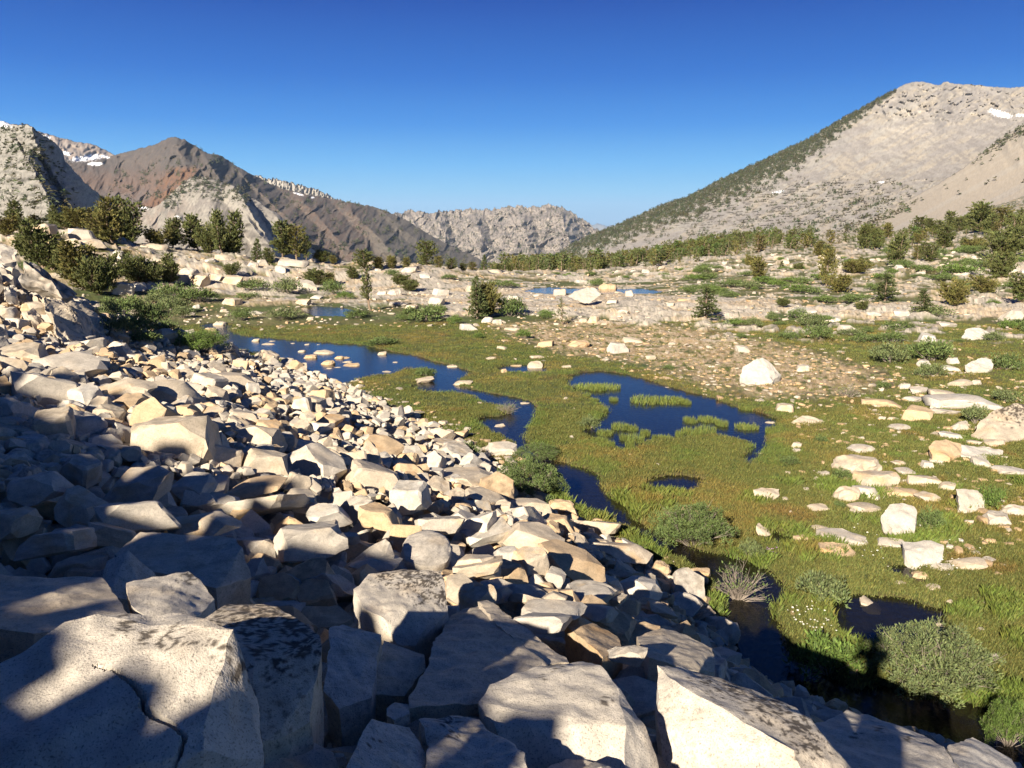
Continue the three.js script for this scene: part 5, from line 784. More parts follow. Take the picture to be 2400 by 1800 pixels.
function pine(seed, o) {                                           // height 1; wind-shaped, often with several stems
  const r = rng(seed), f = new Faces(), wood = [];
  for (let st = 0; st < o.stems; st++) {
    const a = r() * 6.283, sp = o.stems > 1 ? o.w * range(0.15, 0.42, r) : 0, hh = st === 0 ? 1 : range(0.55, 0.95, r), path = [], lean = V(Math.cos(a) * sp, 0, Math.sin(a) * sp), bend = V(range(-0.06, 0.06, r) + (o.lean ?? 0), 0, range(-0.06, 0.06, r));
    for (let i = 0; i <= 6; i++) { const t = i / 6; path.push(V(lean.x * Math.sqrt(t) + bend.x * t * t + 0.012 * n2(t * 3, st + seed), t * hh * 0.97, lean.z * Math.sqrt(t) + bend.z * t * t + 0.012 * n2(t * 3, st + seed + 9))); }
    wood.push(taper(path, 0.03 * o.trunk / Math.sqrt(o.stems), 0.004, 5));
    const at6 = (t) => { const k = clamp(t, 0, 0.999) * 6, i = Math.floor(k); return path[i].clone().lerp(path[i + 1], k - i); };
    const nb = Math.round(o.branches * (st ? 0.6 : 1));
    for (let b = 0; b < nb; b++) {
      const t = mix(o.bare, 1, (b + r()) / nb), prof = o.shape === 'cone' ? (1 - t) ** 0.85 + 0.05 : Math.sqrt(clamp(1 - ((t - 0.42) / 0.62) ** 2, 0, 1)) * 0.9 + 0.1, l = o.w * 0.5 * prof * range(0.55, 1.2, r) / (o.stems > 1 ? 1.35 : 1), az = r() * 6.283, rise = o.shape === 'cone' ? range(-0.15, 0.3, r) : range(0.1, 0.9, r), s = at6(t);
      const tip = V(s.x + Math.cos(az) * l, s.y + l * rise, s.z + Math.sin(az) * l); if (b % 2 === 0) wood.push(taper([s, tip], 0.007 * o.trunk, 0.002, 3));
      const dir = V(Math.cos(az), rise + 0.35, Math.sin(az)), k = Math.max(1, Math.round(l / o.gap)), hue = range(0.75, 1.2, r), yel = range(0, 1, r);
      for (let q = 0; q <= k; q++) { const u = mix(0.3, 1, q / k), j = o.gap * 0.55, base0 = V(mix(s.x, tip.x, u) + range(-j, j, r), mix(s.y, tip.y, u) + range(-j, j, r), mix(s.z, tip.z, u) + range(-j, j, r)); spray(f, base0, dir, o.len, o.wid, o.n, r, tint([1 + 0.25 * yel, 1, 0.9], hue)); }
    }
    spray(f, path[6], V(0, 1, 0), o.len * 1.2, o.wid, o.n + 2, r, [1, 1, 0.9]);
  }
  return { crown: f.geo(), trunk: mergeGeometries(wood) };
}
const P = { round: [], cone: [], bush: [], far: [] };
for (let k = 0; k < 6; k++) P.round.push(pine(500 + k, { stems: 1 + (k % 3), w: 0.62, trunk: 1, branches: 120, bare: 0.08, shape: 'round', gap: 0.06, len: 0.085, wid: 0.028, n: 5 }));
for (let k = 0; k < 4; k++) P.cone.push(pine(520 + k, { stems: 1, w: 0.6, trunk: 0.9, branches: 130, bare: 0.04, shape: 'cone', gap: 0.05, len: 0.075, wid: 0.024, n: 5 }));
for (let k = 0; k < 3; k++) P.bush.push(pine(540 + k, { stems: 4 + k, w: 1.35, trunk: 0.9, branches: 80, bare: 0.05, shape: 'round', gap: 0.075, len: 0.12, wid: 0.036, n: 5 }));
for (let k = 0; k < 4; k++) P.far.push(pine(560 + k, { stems: 1 + (k % 2), w: 0.5, trunk: 1.2, branches: 26, bare: 0.12, shape: k % 2 ? 'cone' : 'round', gap: 0.13, len: 0.15, wid: 0.05, n: 4 }));
P.sparse = [pine(580, { stems: 1, w: 0.62, trunk: 1, branches: 34, bare: 0.1, shape: 'cone', gap: 0.07, len: 0.10, wid: 0.022, n: 4 })];
P.legged = [pine(590, { stems: 2, w: 0.52, trunk: 1.7, branches: 46, bare: 0.34, shape: 'round', gap: 0.07, len: 0.10, wid: 0.024, n: 5 })];
stage('pines');

function plantTree(name, label, group, shape, mat, p, h, wide, r) {
  const o = new THREE.Group(); o.name = numbered(name); tag(o, label, 'tree', group); scene.add(o);
  part('trunk', shape.trunk, barkMat, o); part('crown', shape.crown, mat, o);
  o.position.set(p.x, p.y - 0.02 * h, p.z); o.scale.set(h * wide, h, h * wide); o.rotation.y = r() * 6.283; return o;
}
const pick = (a, r) => a[Math.floor(r() * a.length)];
{
  const r = rng(610), trees = [];
  const T = (ox, oy, k, d0, d1, kind, rows) => rows.forEach(([x, b, t, w, s]) => trees.push([ox + x / k, oy + b / k, (b - t) / k, w / k, d0, d1, s ?? kind]));
  T(0, 200, 2.765, 88, 122, 'round', [[120, 940, 770, 110], [30, 980, 870, 130], [240, 910, 820, 120], [345, 880, 745, 70], [430, 930, 830, 160, 'bush'], [530, 930, 820, 150, 'bush'], [535, 900, 785, 60], [650, 900, 738, 80], [740, 1030, 765, 180], [860, 1030, 765, 165], [670, 1000, 850, 150], [800, 1020, 830, 150], [1120, 1030, 862, 115], [1030, 1020, 930, 130, 'bush'], [1290, 1070, 858, 150], [1440, 1090, 838, 110], [1540, 1110, 842, 135], [1360, 1090, 930, 150, 'bush'], [1670, 1150, 1003, 90, 'cone'], [1830, 1115, 900, 170], [1920, 1110, 915, 120], [1985, 1120, 970, 60], [1740, 1150, 1060, 80], [1480, 1100, 960, 130, 'bush'], [2090, 1150, 1080, 90, 'bush'], [2160, 1155, 1100, 60], [10, 900, 830, 70], [190, 920, 850, 90], [590, 905, 790, 60], [1190, 1030, 965, 50]]);
  T(0, 200, 2.765, 46, 100, 'round', [[280, 1180, 920, 180], [190, 1130, 1010, 130, 'bush'], [340, 1200, 1040, 140], [560, 1320, 1050, 220], [640, 1360, 1150, 200, 'bush'], [450, 1240, 1090, 140, 'bush'], [880, 1280, 1130, 170, 'bush'], [1100, 1290, 1110, 120], [980, 1280, 1170, 140, 'bush'], [820, 1100, 1045, 55], [2060, 1270, 1180, 150, 'bush'], [2150, 1270, 1195, 100], [1500, 1180, 1110, 100, 'bush']]);
  T(800, 400, 2.765, 90, 135, 'round', [[150, 650, 525, 160], [80, 700, 620, 100], [330, 635, 555, 130], [240, 640, 560, 100], [555, 640, 468, 130], [420, 640, 565, 60], [925, 650, 545, 55, 'cone'], [715, 650, 572, 95], [790, 650, 600, 70], [850, 650, 595, 100], [1100, 650, 600, 100], [1010, 655, 605, 70], [630, 640, 560, 60], [390, 740, 680, 110, 'bush'], [440, 780, 715, 110, 'bush']]);
  T(800, 400, 2.765, 50, 90, 'cone', [[190, 910, 660, 110, 'legged'], [880, 960, 688, 150], [935, 950, 750, 150, 'bush'], [1430, 995, 828, 110, 'sparse']]);
  T(1600, 150, 2.765, 50, 95, 'cone', [[150, 1650, 1445, 185], [930, 1440, 1230, 110, 'round'], [1010, 1480, 1380, 130, 'bush'], [1310, 1530, 1368, 170], [1560, 1600, 1468, 130], [1770, 1570, 1438, 170, 'bush'], [2190, 1540, 1378, 150, 'round'], [1960, 1490, 1400, 140, 'bush'], [1150, 1590, 1540, 80, 'bush'], [650, 1570, 1520, 90, 'bush']]);
  T(1600, 150, 2.765, 95, 330, 'round', [[505, 1400, 1258, 120], [1360, 1310, 1128, 130], [1600, 1280, 1168, 100], [1680, 1200, 1078, 130], [1170, 1200, 1060, 100], [1250, 1200, 1058, 100], [1340, 1130, 1040, 70], [1540, 1110, 1008, 160], [1730, 1080, 968, 90], [1930, 1100, 928, 170], [2060, 1060, 948, 120], [2130, 1260, 1028, 110], [2080, 1260, 1115, 200, 'bush'], [2050, 1400, 1258, 150, 'bush'], [1440, 1200, 1170, 40, 'bush'], [1530, 1165, 1108, 50], [1820, 1200, 1138, 50], [1890, 1230, 1150, 110, 'bush'], [1120, 1360, 1288, 150, 'bush'], [1520, 1270, 1188, 60], [1180, 1320, 1258, 50], [640, 1330, 1280, 40, 'cone'], [740, 1340, 1298, 60, 'bush'], [880, 1250, 1160, 80], [940, 1260, 1180, 70], [430, 1320, 1250, 60, 'bush'], [1400, 1310, 1250, 60], [1640, 1110, 1020, 90], [1830, 1060, 970, 60], [2190, 1080, 960, 70], [1990, 1110, 1000, 90], [1790, 1100, 1010, 80]]);
  const lab = { legged: ['leggy_pine', 'small pine with a bare forked pale trunk above the upper pool', null], sparse: ['young_pine', 'sparse bright young pine in front of the bare slab', null] };
  for (const [px, by, hp, wp, d0, d1, s] of trees) {
    const p = near(px, by, d0, d1), dist = Math.hypot(p.x, p.y - EYE, p.z), h = hp / F * dist, shape = pick(P[s], r), w0 = s === 'bush' ? 1.35 : s === 'cone' ? 0.6 : 0.66, wide = clamp((wp / hp) / w0, 0.6, 1.6);
    let [name, label, group] = lab[s] ?? [];
    if (!name) {
      const left = p.x < -0.12 * dist, low = d1 <= 100;
      if (s === 'bush') [name, label, group] = left ? ['krummholz_pine', 'low spreading pine thicket on the rocky ridge', 'spreading pines of the ridge'] : ['krummholz_pine', 'low spreading pine thicket on the granite benches', 'spreading pines of the benches'];
      else if (s === 'cone') [name, label, group] = low ? ['young_fir', 'dark cone-shaped conifer on the granite at the meadow edge', 'cone-shaped conifers'] : ['young_fir', 'slim pointed conifer among the ridge pines', 'slim conifers'];
      else [name, label, group] = left ? (low ? ['pine_tree', 'bushy pine on the stony slope above the willows', 'pines above the willows'] : ['pine_tree', 'dense upright pine on the crest of the rocky ridge', 'pines on the ridge crest']) : ['pine_tree', 'wind-shaped pine on the granite benches below the scree slope', 'pines of the benches'];
    }
    plantTree(name, label, group, shape, s === 'cone' ? needleMats[2] : pick([needleMats[0], needleMats[0], needleMats[1]], r), p, h, wide, r);
  }
  // a belt of trees along the far edge of the benches, the nearer ones single
  const beltAt = () => { const px = 1180 + 1200 * r(), d = px < 1320 ? range(150, 260, r) : range(165, 430, r); return [px, d]; };
  let k = 0;
  for (let t = 0; t < 3000 && k < 110; t++) { const [px, d] = beltAt(); if (d > 260) continue; const dens = px < 1750 ? 0.9 : 0.12; if (r() > dens * sstep(0.0, 0.5, n2(px / 60, d / 40) + 0.3 * n2(px / 17, d / 15))) continue; const q = col(px, d, 0), h0 = H(q[0], -d); plantTree('belt_pine', 'small pine in the wooded belt at the far edge of the benches', 'pines of the wooded belt', pick(P.far, r), pick(needleMats, r), V(q[0], h0, -d), range(1.3, 4.0, r), range(0.9, 1.6, r), r); k++; }
  const wood = new THREE.Group(); wood.name = 'distant_wood'; tag(wood, 'dark belt of far-off pines closing the end of the meadow', 'trees', null, 'stuff'); scene.add(wood);
  const spots = [];
  for (let t = 0; t < 16000 && spots.length < 1500; t++) { const px = 1150 + 1350 * r(), d = range(200, 620, r), q = col(px, d, 0), h0 = H(q[0], -d), py = toPix(q[0], h0, -d)[1]; const lowEdge = px < 1650 ? 0.9 : px < 1900 ? 0.5 : 0.06; if (r() > lowEdge * sstep(0.0, 0.5, n2(px / 55, d / 45) + 0.3 * n2(px / 17, d / 20)) || (px > 1750 && d > 420)) continue; spots.push([q[0], h0, -d, range(1.8, 5.5, r) * (0.6 + 0.4 * r())]); }
  const M = new THREE.Object3D(), cc = new THREE.Color();
  P.far.forEach((s, i) => { const mine = spots.filter((_, j) => j % 4 === i); for (const [key, mat] of [['crown', needleMats[0]], ['trunk', barkMat]]) { const im = new THREE.InstancedMesh(s[key], mat, mine.length); im.name = key; im.castShadow = im.receiveShadow = true; const rr = rng(700 + i); mine.forEach(([x, y, z, h], j) => { M.position.set(x, y - 0.1, z); M.rotation.set(0, rr() * 6.28, 0); const w = h * range(1.1, 1.7, rr); M.scale.set(w, h, w); M.updateMatrix(); im.setMatrixAt(j, M.matrix); if (key === 'crown') im.setColorAt(j, cc.setRGB(range(0.75, 1.15, rr), range(0.8, 1.1, rr), range(0.7, 1.0, rr))); }); wood.add(im); } });
}
// tiny trees and shrubs on the mountains, thousands, by mask
{
  const cone = (seed) => { const r = rng(seed), f = new Faces(); for (let k = 0; k < 14; k++) { const a = r() * 6.283, t = r(), w = 0.42 * (1 - t * 0.75), x = Math.cos(a) * w, z = Math.sin(a) * w, c = tint([1, 1, 1], range(0.6, 1.2, r)); f.tri([0, t * 0.9 + 0.12, 0], [x + range(-0.2, 0.2, r), t * 0.8 - 0.05, z], [x, t * 0.8 + range(0, 0.25, r), z + range(-0.25, 0.25, r)], c); } return f.geo(); };
  const tiny = [cone(1), cone(2), cone(3)], mats = [leafMat(0.052, 0.058, 0.022, 'mountain trees')];
  const grow = (name, label, rel, n, box, dens, size, flat = 1) => {
    const r = rng(label.length * 31 + n), R0 = reliefs[rel], spots = [];
    for (let t = 0; t < n * 12 && spots.length < n; t++) { const px = range(box[0], box[2], r), py = range(box[1], box[3], r); if (py < R0.top(px) + 1 || py > R0.foot(px) || r() > dens(px, py)) continue; spots.push([R0.at(px, py), range(size[0], size[1], r)]); }
    const g = new THREE.Group(); g.name = numbered(name); tag(g, label, 'trees', null, 'stuff'); scene.add(g); const M = new THREE.Object3D(), cc = new THREE.Color();
    tiny.forEach((s, i) => { const mine = spots.filter((_, j) => j % 3 === i), im = new THREE.InstancedMesh(s, mats[0], mine.length); im.name = 'crown'; mine.forEach(([p, h], j) => { M.position.copy(p); M.position.y -= h * 0.1; M.rotation.set(0, r() * 6.28, 0); M.scale.set(h * flat, h, h * flat); M.updateMatrix(); im.setMatrixAt(j, M.matrix); im.setColorAt(j, cc.setRGB(range(0.7, 1.3, r), range(0.8, 1.2, r), range(0.7, 1.1, r))); }); g.add(im); });
  };
  const flank = [[1290, 640], [1380, 600], [1500, 552], [1620, 512], [1760, 452], [1850, 410], [1920, 365], [1990, 300], [2060, 245], [2100, 215]];
  grow('mountain_trees', 'dense dark trees covering the wooded flank of the great mountain', 'right', 9500, [1290, 190, 2100, 640], (px, py) => { const e = lerpLine(flank, px), c = reliefs.right.top(px), k = (py - c) / Math.max(10, e - c), br = n2((px + py) / 34, (py - px * 0.5) / 9) + 0.5 * n2(px / 9, py / 7); return k < 1.25 ? sstep(1.15, 0.45, k + 0.35 * n2(px / 26, py / 16)) * sstep(-0.75, 0.1, br + 0.5 * sstep(0.7, 0.2, k)) : 0.0; }, [4, 9], 1.4);
  grow('mountain_trees', 'bands of trees on the lower slabs of the great mountain', 'right', 1800, [1400, 430, 2150, 640], (px, py) => 0.9 * sstep(0.15, 0.55, n2(px / 85 + 3, (py + px * 0.1) / 13) + 0.5 * n2(px / 20, py / 9)), [3, 8], 1.3);
  grow('mountain_trees', 'dark trees in a slanting line across the tan scree', 'scree', 620, [1850, 280, 2420, 600], (px, py) => { const l = 396 - (px - 2210) * 0.5; return Math.max(px > 2200 ? sstep(26, 6, Math.abs(py - l) + 12 * n2(px / 14, py / 14)) : 0, 0.012, px < 2150 ? 0.5 * sstep(20, 5, Math.abs(py - (reliefs.scree.top(px) + 14)) + 9 * n2(px / 18, 3)) : 0); }, [3, 6.5], 1.7);
  grow('mountain_shrubs', 'dark shrubs dotted over the face of the pale cliff', 'cliff', 620, [-60, 300, 175, 580], (px, py) => 0.8 * sstep(0.0, 0.5, n2(px / 16, py / 12) + 0.2) * sstep(150, 60, px - (py - 300) * 0.4), [3, 6.5], 2.1);
  grow('mountain_shrubs', 'dark shrubs on the crown of the pale buttress', 'buttress', 330, [385, 410, 590, 490], (px, py) => sstep(60, 10, py - reliefs.buttress.top(px)) * sstep(-0.2, 0.5, n2(px / 10, py / 8)), [5, 11], 1.8);
  grow('mountain_shrubs', 'dark trees speckling the broad pale massif', 'massif', 3600, [900, 482, 1440, 640], (px, py) => 0.25 + 0.7 * sstep(-0.1, 0.5, n2(px / 30, py / 18) + 0.3 * n2(px / 8, py / 6)), [6, 15], 1.1);
  grow('mountain_shrubs', 'dark brush on the slopes of the red mountain', 'red', 1500, [260, 340, 1130, 640], (px, py) => 0.8 * sstep(0.1, 0.6, n2(px / 40, py / 26) + 0.4 * n2(px / 9, py / 9)) * (px < 430 ? sstep(20, 60, py - reliefs.red.top(px)) : 0.6), [7, 15], 1.4);
}
stage('trees');

// willows: stems from one root and clumps of narrow leaves
function willow(seed, o) {
  const r = rng(seed), f = new Faces(), wood = [], clumps = [];
  for (let k = 0; k < o.clumps; k++) { const a = r() * 6.283, lob = 0.72 + 0.34 * n2(Math.cos(a) * 1.3 + seed, Math.sin(a) * 1.3) + 0.2 * n2(Math.cos(a) * 3 + seed, Math.sin(a) * 3 + 5), q = Math.sqrt(r()) * clamp(lob + 0.2, 0.5, 1.15), h = (0.30 + 0.70 * Math.sqrt(Math.max(0, 1 - q * q * 0.85))) * range(0.5, 1.05, r) * (0.8 + 0.35 * n2(Math.cos(a) * q * 3 + seed * 2, Math.sin(a) * q * 3)); clumps.push(V(Math.cos(a) * q * 0.5, h * o.h, Math.sin(a) * q * 0.5)); }
  clumps.forEach((c, i) => { if (i < o.stems) { const m = V(c.x * 0.45 + range(-0.05, 0.05, r), c.y * range(0.35, 0.6, r), c.z * 0.45 + range(-0.05, 0.05, r)); wood.push(taper([V(c.x * 0.1, -0.02, c.z * 0.1), m, c], o.stem, o.stem * 0.3, 4)); if (o.twigs) for (let q = 0; q < 3; q++) wood.push(taper([m.clone().lerp(c, r()), c.clone().add(V(range(-0.12, 0.12, r), range(-0.05, 0.1, r), range(-0.12, 0.12, r)))], o.stem * 0.4, o.stem * 0.15, 3)); } });
  for (let k = 0; k < o.leaves; k++) {
    const ci = Math.floor(r() * clumps.length), c = clumps[ci], R0 = o.clump, a = r() * 6.283, y = range(-0.8, 1, r), q = Math.sqrt(1 - Math.min(1, y * y)), l = R0 * Math.cbrt(r()), p = V(c.x + Math.cos(a) * q * l, Math.max(0.01, c.y + y * l * 0.75), c.z + Math.sin(a) * q * l);
    const e = V(Math.cos(a) * q + range(-0.5, 0.5, r), 0.6 + y * 0.5 + range(-0.4, 0.5, r), Math.sin(a) * q + range(-0.5, 0.5, r)).normalize(), s = V(range(-1, 1, r), range(-1, 1, r), range(-1, 1, r)).cross(e).normalize().multiplyScalar(o.leaf * 0.17), L = o.leaf * range(0.7, 1.2, r), m = p.clone().addScaledVector(e, L * 0.5), t = p.clone().addScaledVector(e, L), cc = tint([range(0.9, 1.15, r), 1, range(0.8, 1.1, r)], range(0.7, 1.25, r) * (0.75 + 0.5 * hash(ci + seed * 131)));
    f.tri(p.toArray(), m.clone().add(s).toArray(), m.clone().sub(s).toArray(), cc); f.tri(m.clone().add(s).toArray(), t.toArray(), m.clone().sub(s).toArray(), cc);
  }
  return { leaves: f.geo(), stems: mergeGeometries(wood) };
}
const W = { near: [], mid: [], bare: [] };
for (let k = 0; k < 3; k++) W.near.push(willow(800 + k, { clumps: 120, h: 0.48, leaves: 15000, leaf: 0.027, clump: 0.072, stems: 60, stem: 0.006, twigs: true }));
for (let k = 0; k < 5; k++) W.mid.push(willow(820 + k, { clumps: 46, h: 0.40, leaves: 1500, leaf: 0.075, clump: 0.12, stems: 16, stem: 0.008 }));
for (let k = 0; k < 2; k++) W.bare.push(willow(840 + k, { clumps: 70, h: 0.55, leaves: 420, leaf: 0.05, clump: 0.10, stems: 70, stem: 0.008, twigs: true }));
function shrub(px, py, w, h, kind, mat, name, label, group, r, dLim = 150) {
  const yb = py + h * 0.42; let p = onGround(px, yb); if (-p.z > dLim) p = near(px, yb, 50, 120);
  const dist = Math.hypot(p.x, p.y - EYE, p.z), wm = w / F * dist, el = Math.atan2(EYE - p.y, -p.z), hm = clamp((h / F * dist - 0.30 * wm * Math.sin(el)) / Math.cos(el), wm * 0.22, wm * 0.9);
  const o = new THREE.Group(); o.name = numbered(name); tag(o, label, 'shrub', group); scene.add(o); const s = pick(W[kind], r);
  part('stems', s.stems, kind === 'bare' ? greyBark : greyBark, o); part('foliage', s.leaves, willowMats[mat], o);
  const unit = kind === 'near' ? 0.5 : kind === 'bare' ? 0.57 : 0.44;
  o.position.set(p.x, Math.max(p.y, WATER) - 0.02, p.z - wm * 0.12); o.scale.set(wm * 0.95, hm / unit, wm * 0.85); o.rotation.y = r() * 6.283; return o;
}
{
  const r = rng(901), S = (x, y, w, h, kind, mat, name, label, group) => shrub(x, y, w, h, kind, mat, name, label, group, r);
  S(1234, 1122, 188, 108, 'near', 0, 'willow', 'big round willow where the talus meets the stream');
  S(1263, 1068, 120, 42, 'near', 0, 'willow', 'low dark willow overhanging the narrow stretch of stream');
  S(1096, 1057, 62, 42, 'mid', 0, 'willow', 'small willow rooted among the lowest talus stones');
  S(1628, 1242, 205, 112, 'near', 0, 'willow', 'rounded willow on the bank between the talus and the seep');
  S(1765, 1290, 62, 46, 'mid', 1, 'willow', 'little silvery willow beside purple flowers on the bank');
  S(1733, 1384, 130, 98, 'bare', 0, 'bare_willow', 'half-bare shrub of tangled grey twigs leaning over the stream');
  S(1932, 1388, 125, 78, 'mid', 1, 'willow', 'silver-green willow with bare lower twigs at the dark pool');
  S(2205, 1568, 272, 150, 'near', 1, 'willow', 'widest willow, sprawling between the dark pool and the stream');
  S(1950, 1560, 150, 95, 'mid', 2, 'willow', 'low leafy sprigs on the bank beside the person-shaped shadow');
  S(2370, 1725, 110, 130, 'near', 2, 'willow', 'bright leafy bush at the water by the white wedge');
  S(461, 802, 128, 62, 'near', 2, 'willow', 'sunlit willow beside the left arm of the stream, against deep shade');
  S(995, 872, 55, 24, 'mid', 0, 'willow', 'small shrub on the tip of the grassy island');
  S(1190, 958, 64, 34, 'bare', 0, 'bare_willow', 'straggly shrub leaning over the bend of the stream');
  S(1382, 990, 52, 30, 'mid', 1, 'willow', 'small grey willow on the neck of turf by the grassy pond');
  S(2324, 1172, 62, 52, 'mid', 2, 'willow', 'bright green bush against the squarish boulder');
  S(2186, 1222, 52, 56, 'mid', 0, 'willow', 'thin bush growing beside the tusk-shaped boulder');
  S(2290, 975, 56, 42, 'mid', 1, 'willow', 'grey willow tucked against the domed boulder');
  S(1991, 738 + 180, 56, 36, 'bare', 1, 'bare_willow', 'dead brown shrub at the end of the gravel strip');
  for (let k = 0, t = 0; t < 3000 && k < 95; t++) { const d = range(46, 150, r), x = range(0.02, 0.66, r) * d, g = groundAll(x, -d); if (g.p < 0.6 || areaDist(gravelArea, x, -d) < 0 || areaDist(slabArea, x, -d) < 0 || n2(x * 0.07 + 3, d * 0.1) + 0.5 * n2(x * 0.3, d * 0.3) < 0.05) continue; const w = range(0.6, 2.4, r) * (0.6 + d / 150), o = new THREE.Group(), s0 = pick(W.mid, r); o.name = numbered('low_shrub'); tag(o, 'low green shrub spread over the granite benches', 'shrub', 'low shrubs of the benches'); scene.add(o); part('stems', s0.stems, greyBark, o); part('foliage', s0.leaves, willowMats[pick([0, 0, 2], r)], o); o.position.set(x, g.h - 0.03, -d); o.scale.set(w, w * range(0.5, 0.95, r), w * range(0.7, 1.1, r)); o.rotation.y = r() * 6.283; k++; }
  const row = (ox, oy, k, label, group, mats, rows) => rows.forEach(([x, y, w, h]) => S(ox + x / k, oy + y / k, w / k, h / k, 'mid', pick(mats, r), 'willow', label, group));
  row(0, 200, 2.765, 'grey-green willow in the thicket below the rocky ridge', 'willows below the ridge', [0, 1, 1], [[1630, 1300, 240, 75], [1850, 1310, 230, 90], [2150, 1320, 170, 90], [1080, 1340, 230, 90], [1270, 1370, 280, 110], [980, 1500, 210, 130], [780, 1440, 260, 120], [880, 1440, 200, 110], [1560, 1500, 180, 70], [1830, 1490, 290, 70], [1600, 1370, 170, 50], [1110, 1440, 220, 100], [700, 1470, 180, 100], [1000, 1390, 200, 80], [860, 1560, 260, 120], [1050, 1580, 200, 90], [1180, 1480, 150, 70], [760, 1570, 200, 130], [930, 1640, 220, 90]]);
  row(800, 400, 2.765, 'low willow bush along the upper edge of the meadow', 'willows of the meadow edge', [0, 0, 2], [[530, 930, 330, 110], [1090, 890, 240, 140], [270, 1110, 240, 55], [1180, 1060, 110, 65], [890, 1070, 90, 36], [730, 970, 130, 60], [400, 950, 120, 60], [330, 665, 120, 40], [700, 690, 130, 36], [1040, 735, 210, 50], [640, 900, 120, 60], [100, 930, 200, 60], [20, 810, 140, 50], [2120, 1275, 80, 40], [1330, 930, 120, 50]]);
  row(1600, 650, 2.765, 'willow bush scattered over the stony bench', 'willows of the stony bench', [0, 0, 1], [[1350, 500, 250, 130], [1630, 490, 280, 150], [750, 240, 140, 70], [580, 260, 90, 60], [840, 290, 260, 80], [880, 360, 200, 90], [1100, 360, 200, 50], [1420, 320, 220, 60], [1370, 390, 180, 80], [460, 290, 110, 60], [2100, 780, 160, 90], [1040, 1280, 120, 80], [700, 1190, 150, 60], [900, 1050, 90, 50], [1300, 700, 100, 50], [1620, 610, 170, 90], [2110, 560, 200, 100], [2030, 390, 130, 60], [1020, 1470, 100, 40], [700, 380, 160, 60], [380, 380, 80, 40], [1740, 800, 90, 40], [1260, 60, 160, 40], [450, 60, 200, 40], [820, 90, 200, 40], [1640, 230, 240, 40], [1900, 60, 180, 50], [250, 90, 160, 40]]);
  row(1600, 150, 2.765, 'dark low thicket among the far granite benches', 'thickets of the far benches', [0, 0, 2], [[540, 1410, 200, 36], [760, 1460, 200, 40], [330, 1430, 220, 40], [300, 1500, 160, 36], [1560, 1330, 170, 50], [1800, 1340, 260, 60], [1930, 1300, 220, 50], [1100, 1280, 100, 30], [700, 1400, 140, 30], [1300, 1380, 160, 30], [150, 1380, 200, 40], [420, 1360, 120, 30], [1700, 1390, 180, 40], [900, 1380, 160, 36]]);
}
stage('willows');

// sedge standing in the grassy pond
function tuft(seed, n, spread, h, w) { const r = rng(seed), f = new Faces(); for (let k = 0; k < n; k++) { const a = r() * 6.283, q = spread * Math.sqrt(r()), x = Math.cos(a) * q, z = Math.sin(a) * q, l = h * range(0.6, 1.2, r), b = r() * 6.283, bx = Math.cos(b) * l * range(0.1, 0.45, r), bz = Math.sin(b) * l * range(0.1, 0.45, r), wx = Math.sin(b) * w, wz = -Math.cos(b) * w, c = tint([range(0.85, 1.25, r), 1, range(0.7, 1.1, r)], range(0.7, 1.3, r)); f.tri([x - wx, 0, z - wz], [x + wx, 0, z + wz], [x + bx * 0.4 + wx * 0.7, l * 0.62, z + bz * 0.4 + wz * 0.7], c); f.tri([x - wx, 0, z - wz], [x + bx * 0.4 + wx * 0.7, l * 0.62, z + bz * 0.4 + wz * 0.7], [x + bx, l, z + bz], c); } return f.geo(); }
const sedgeMat = leafMat(0.12, 0.155, 0.03, 'sedge'), grassMat = leafMat(0.108, 0.122, 0.026, 'grass');
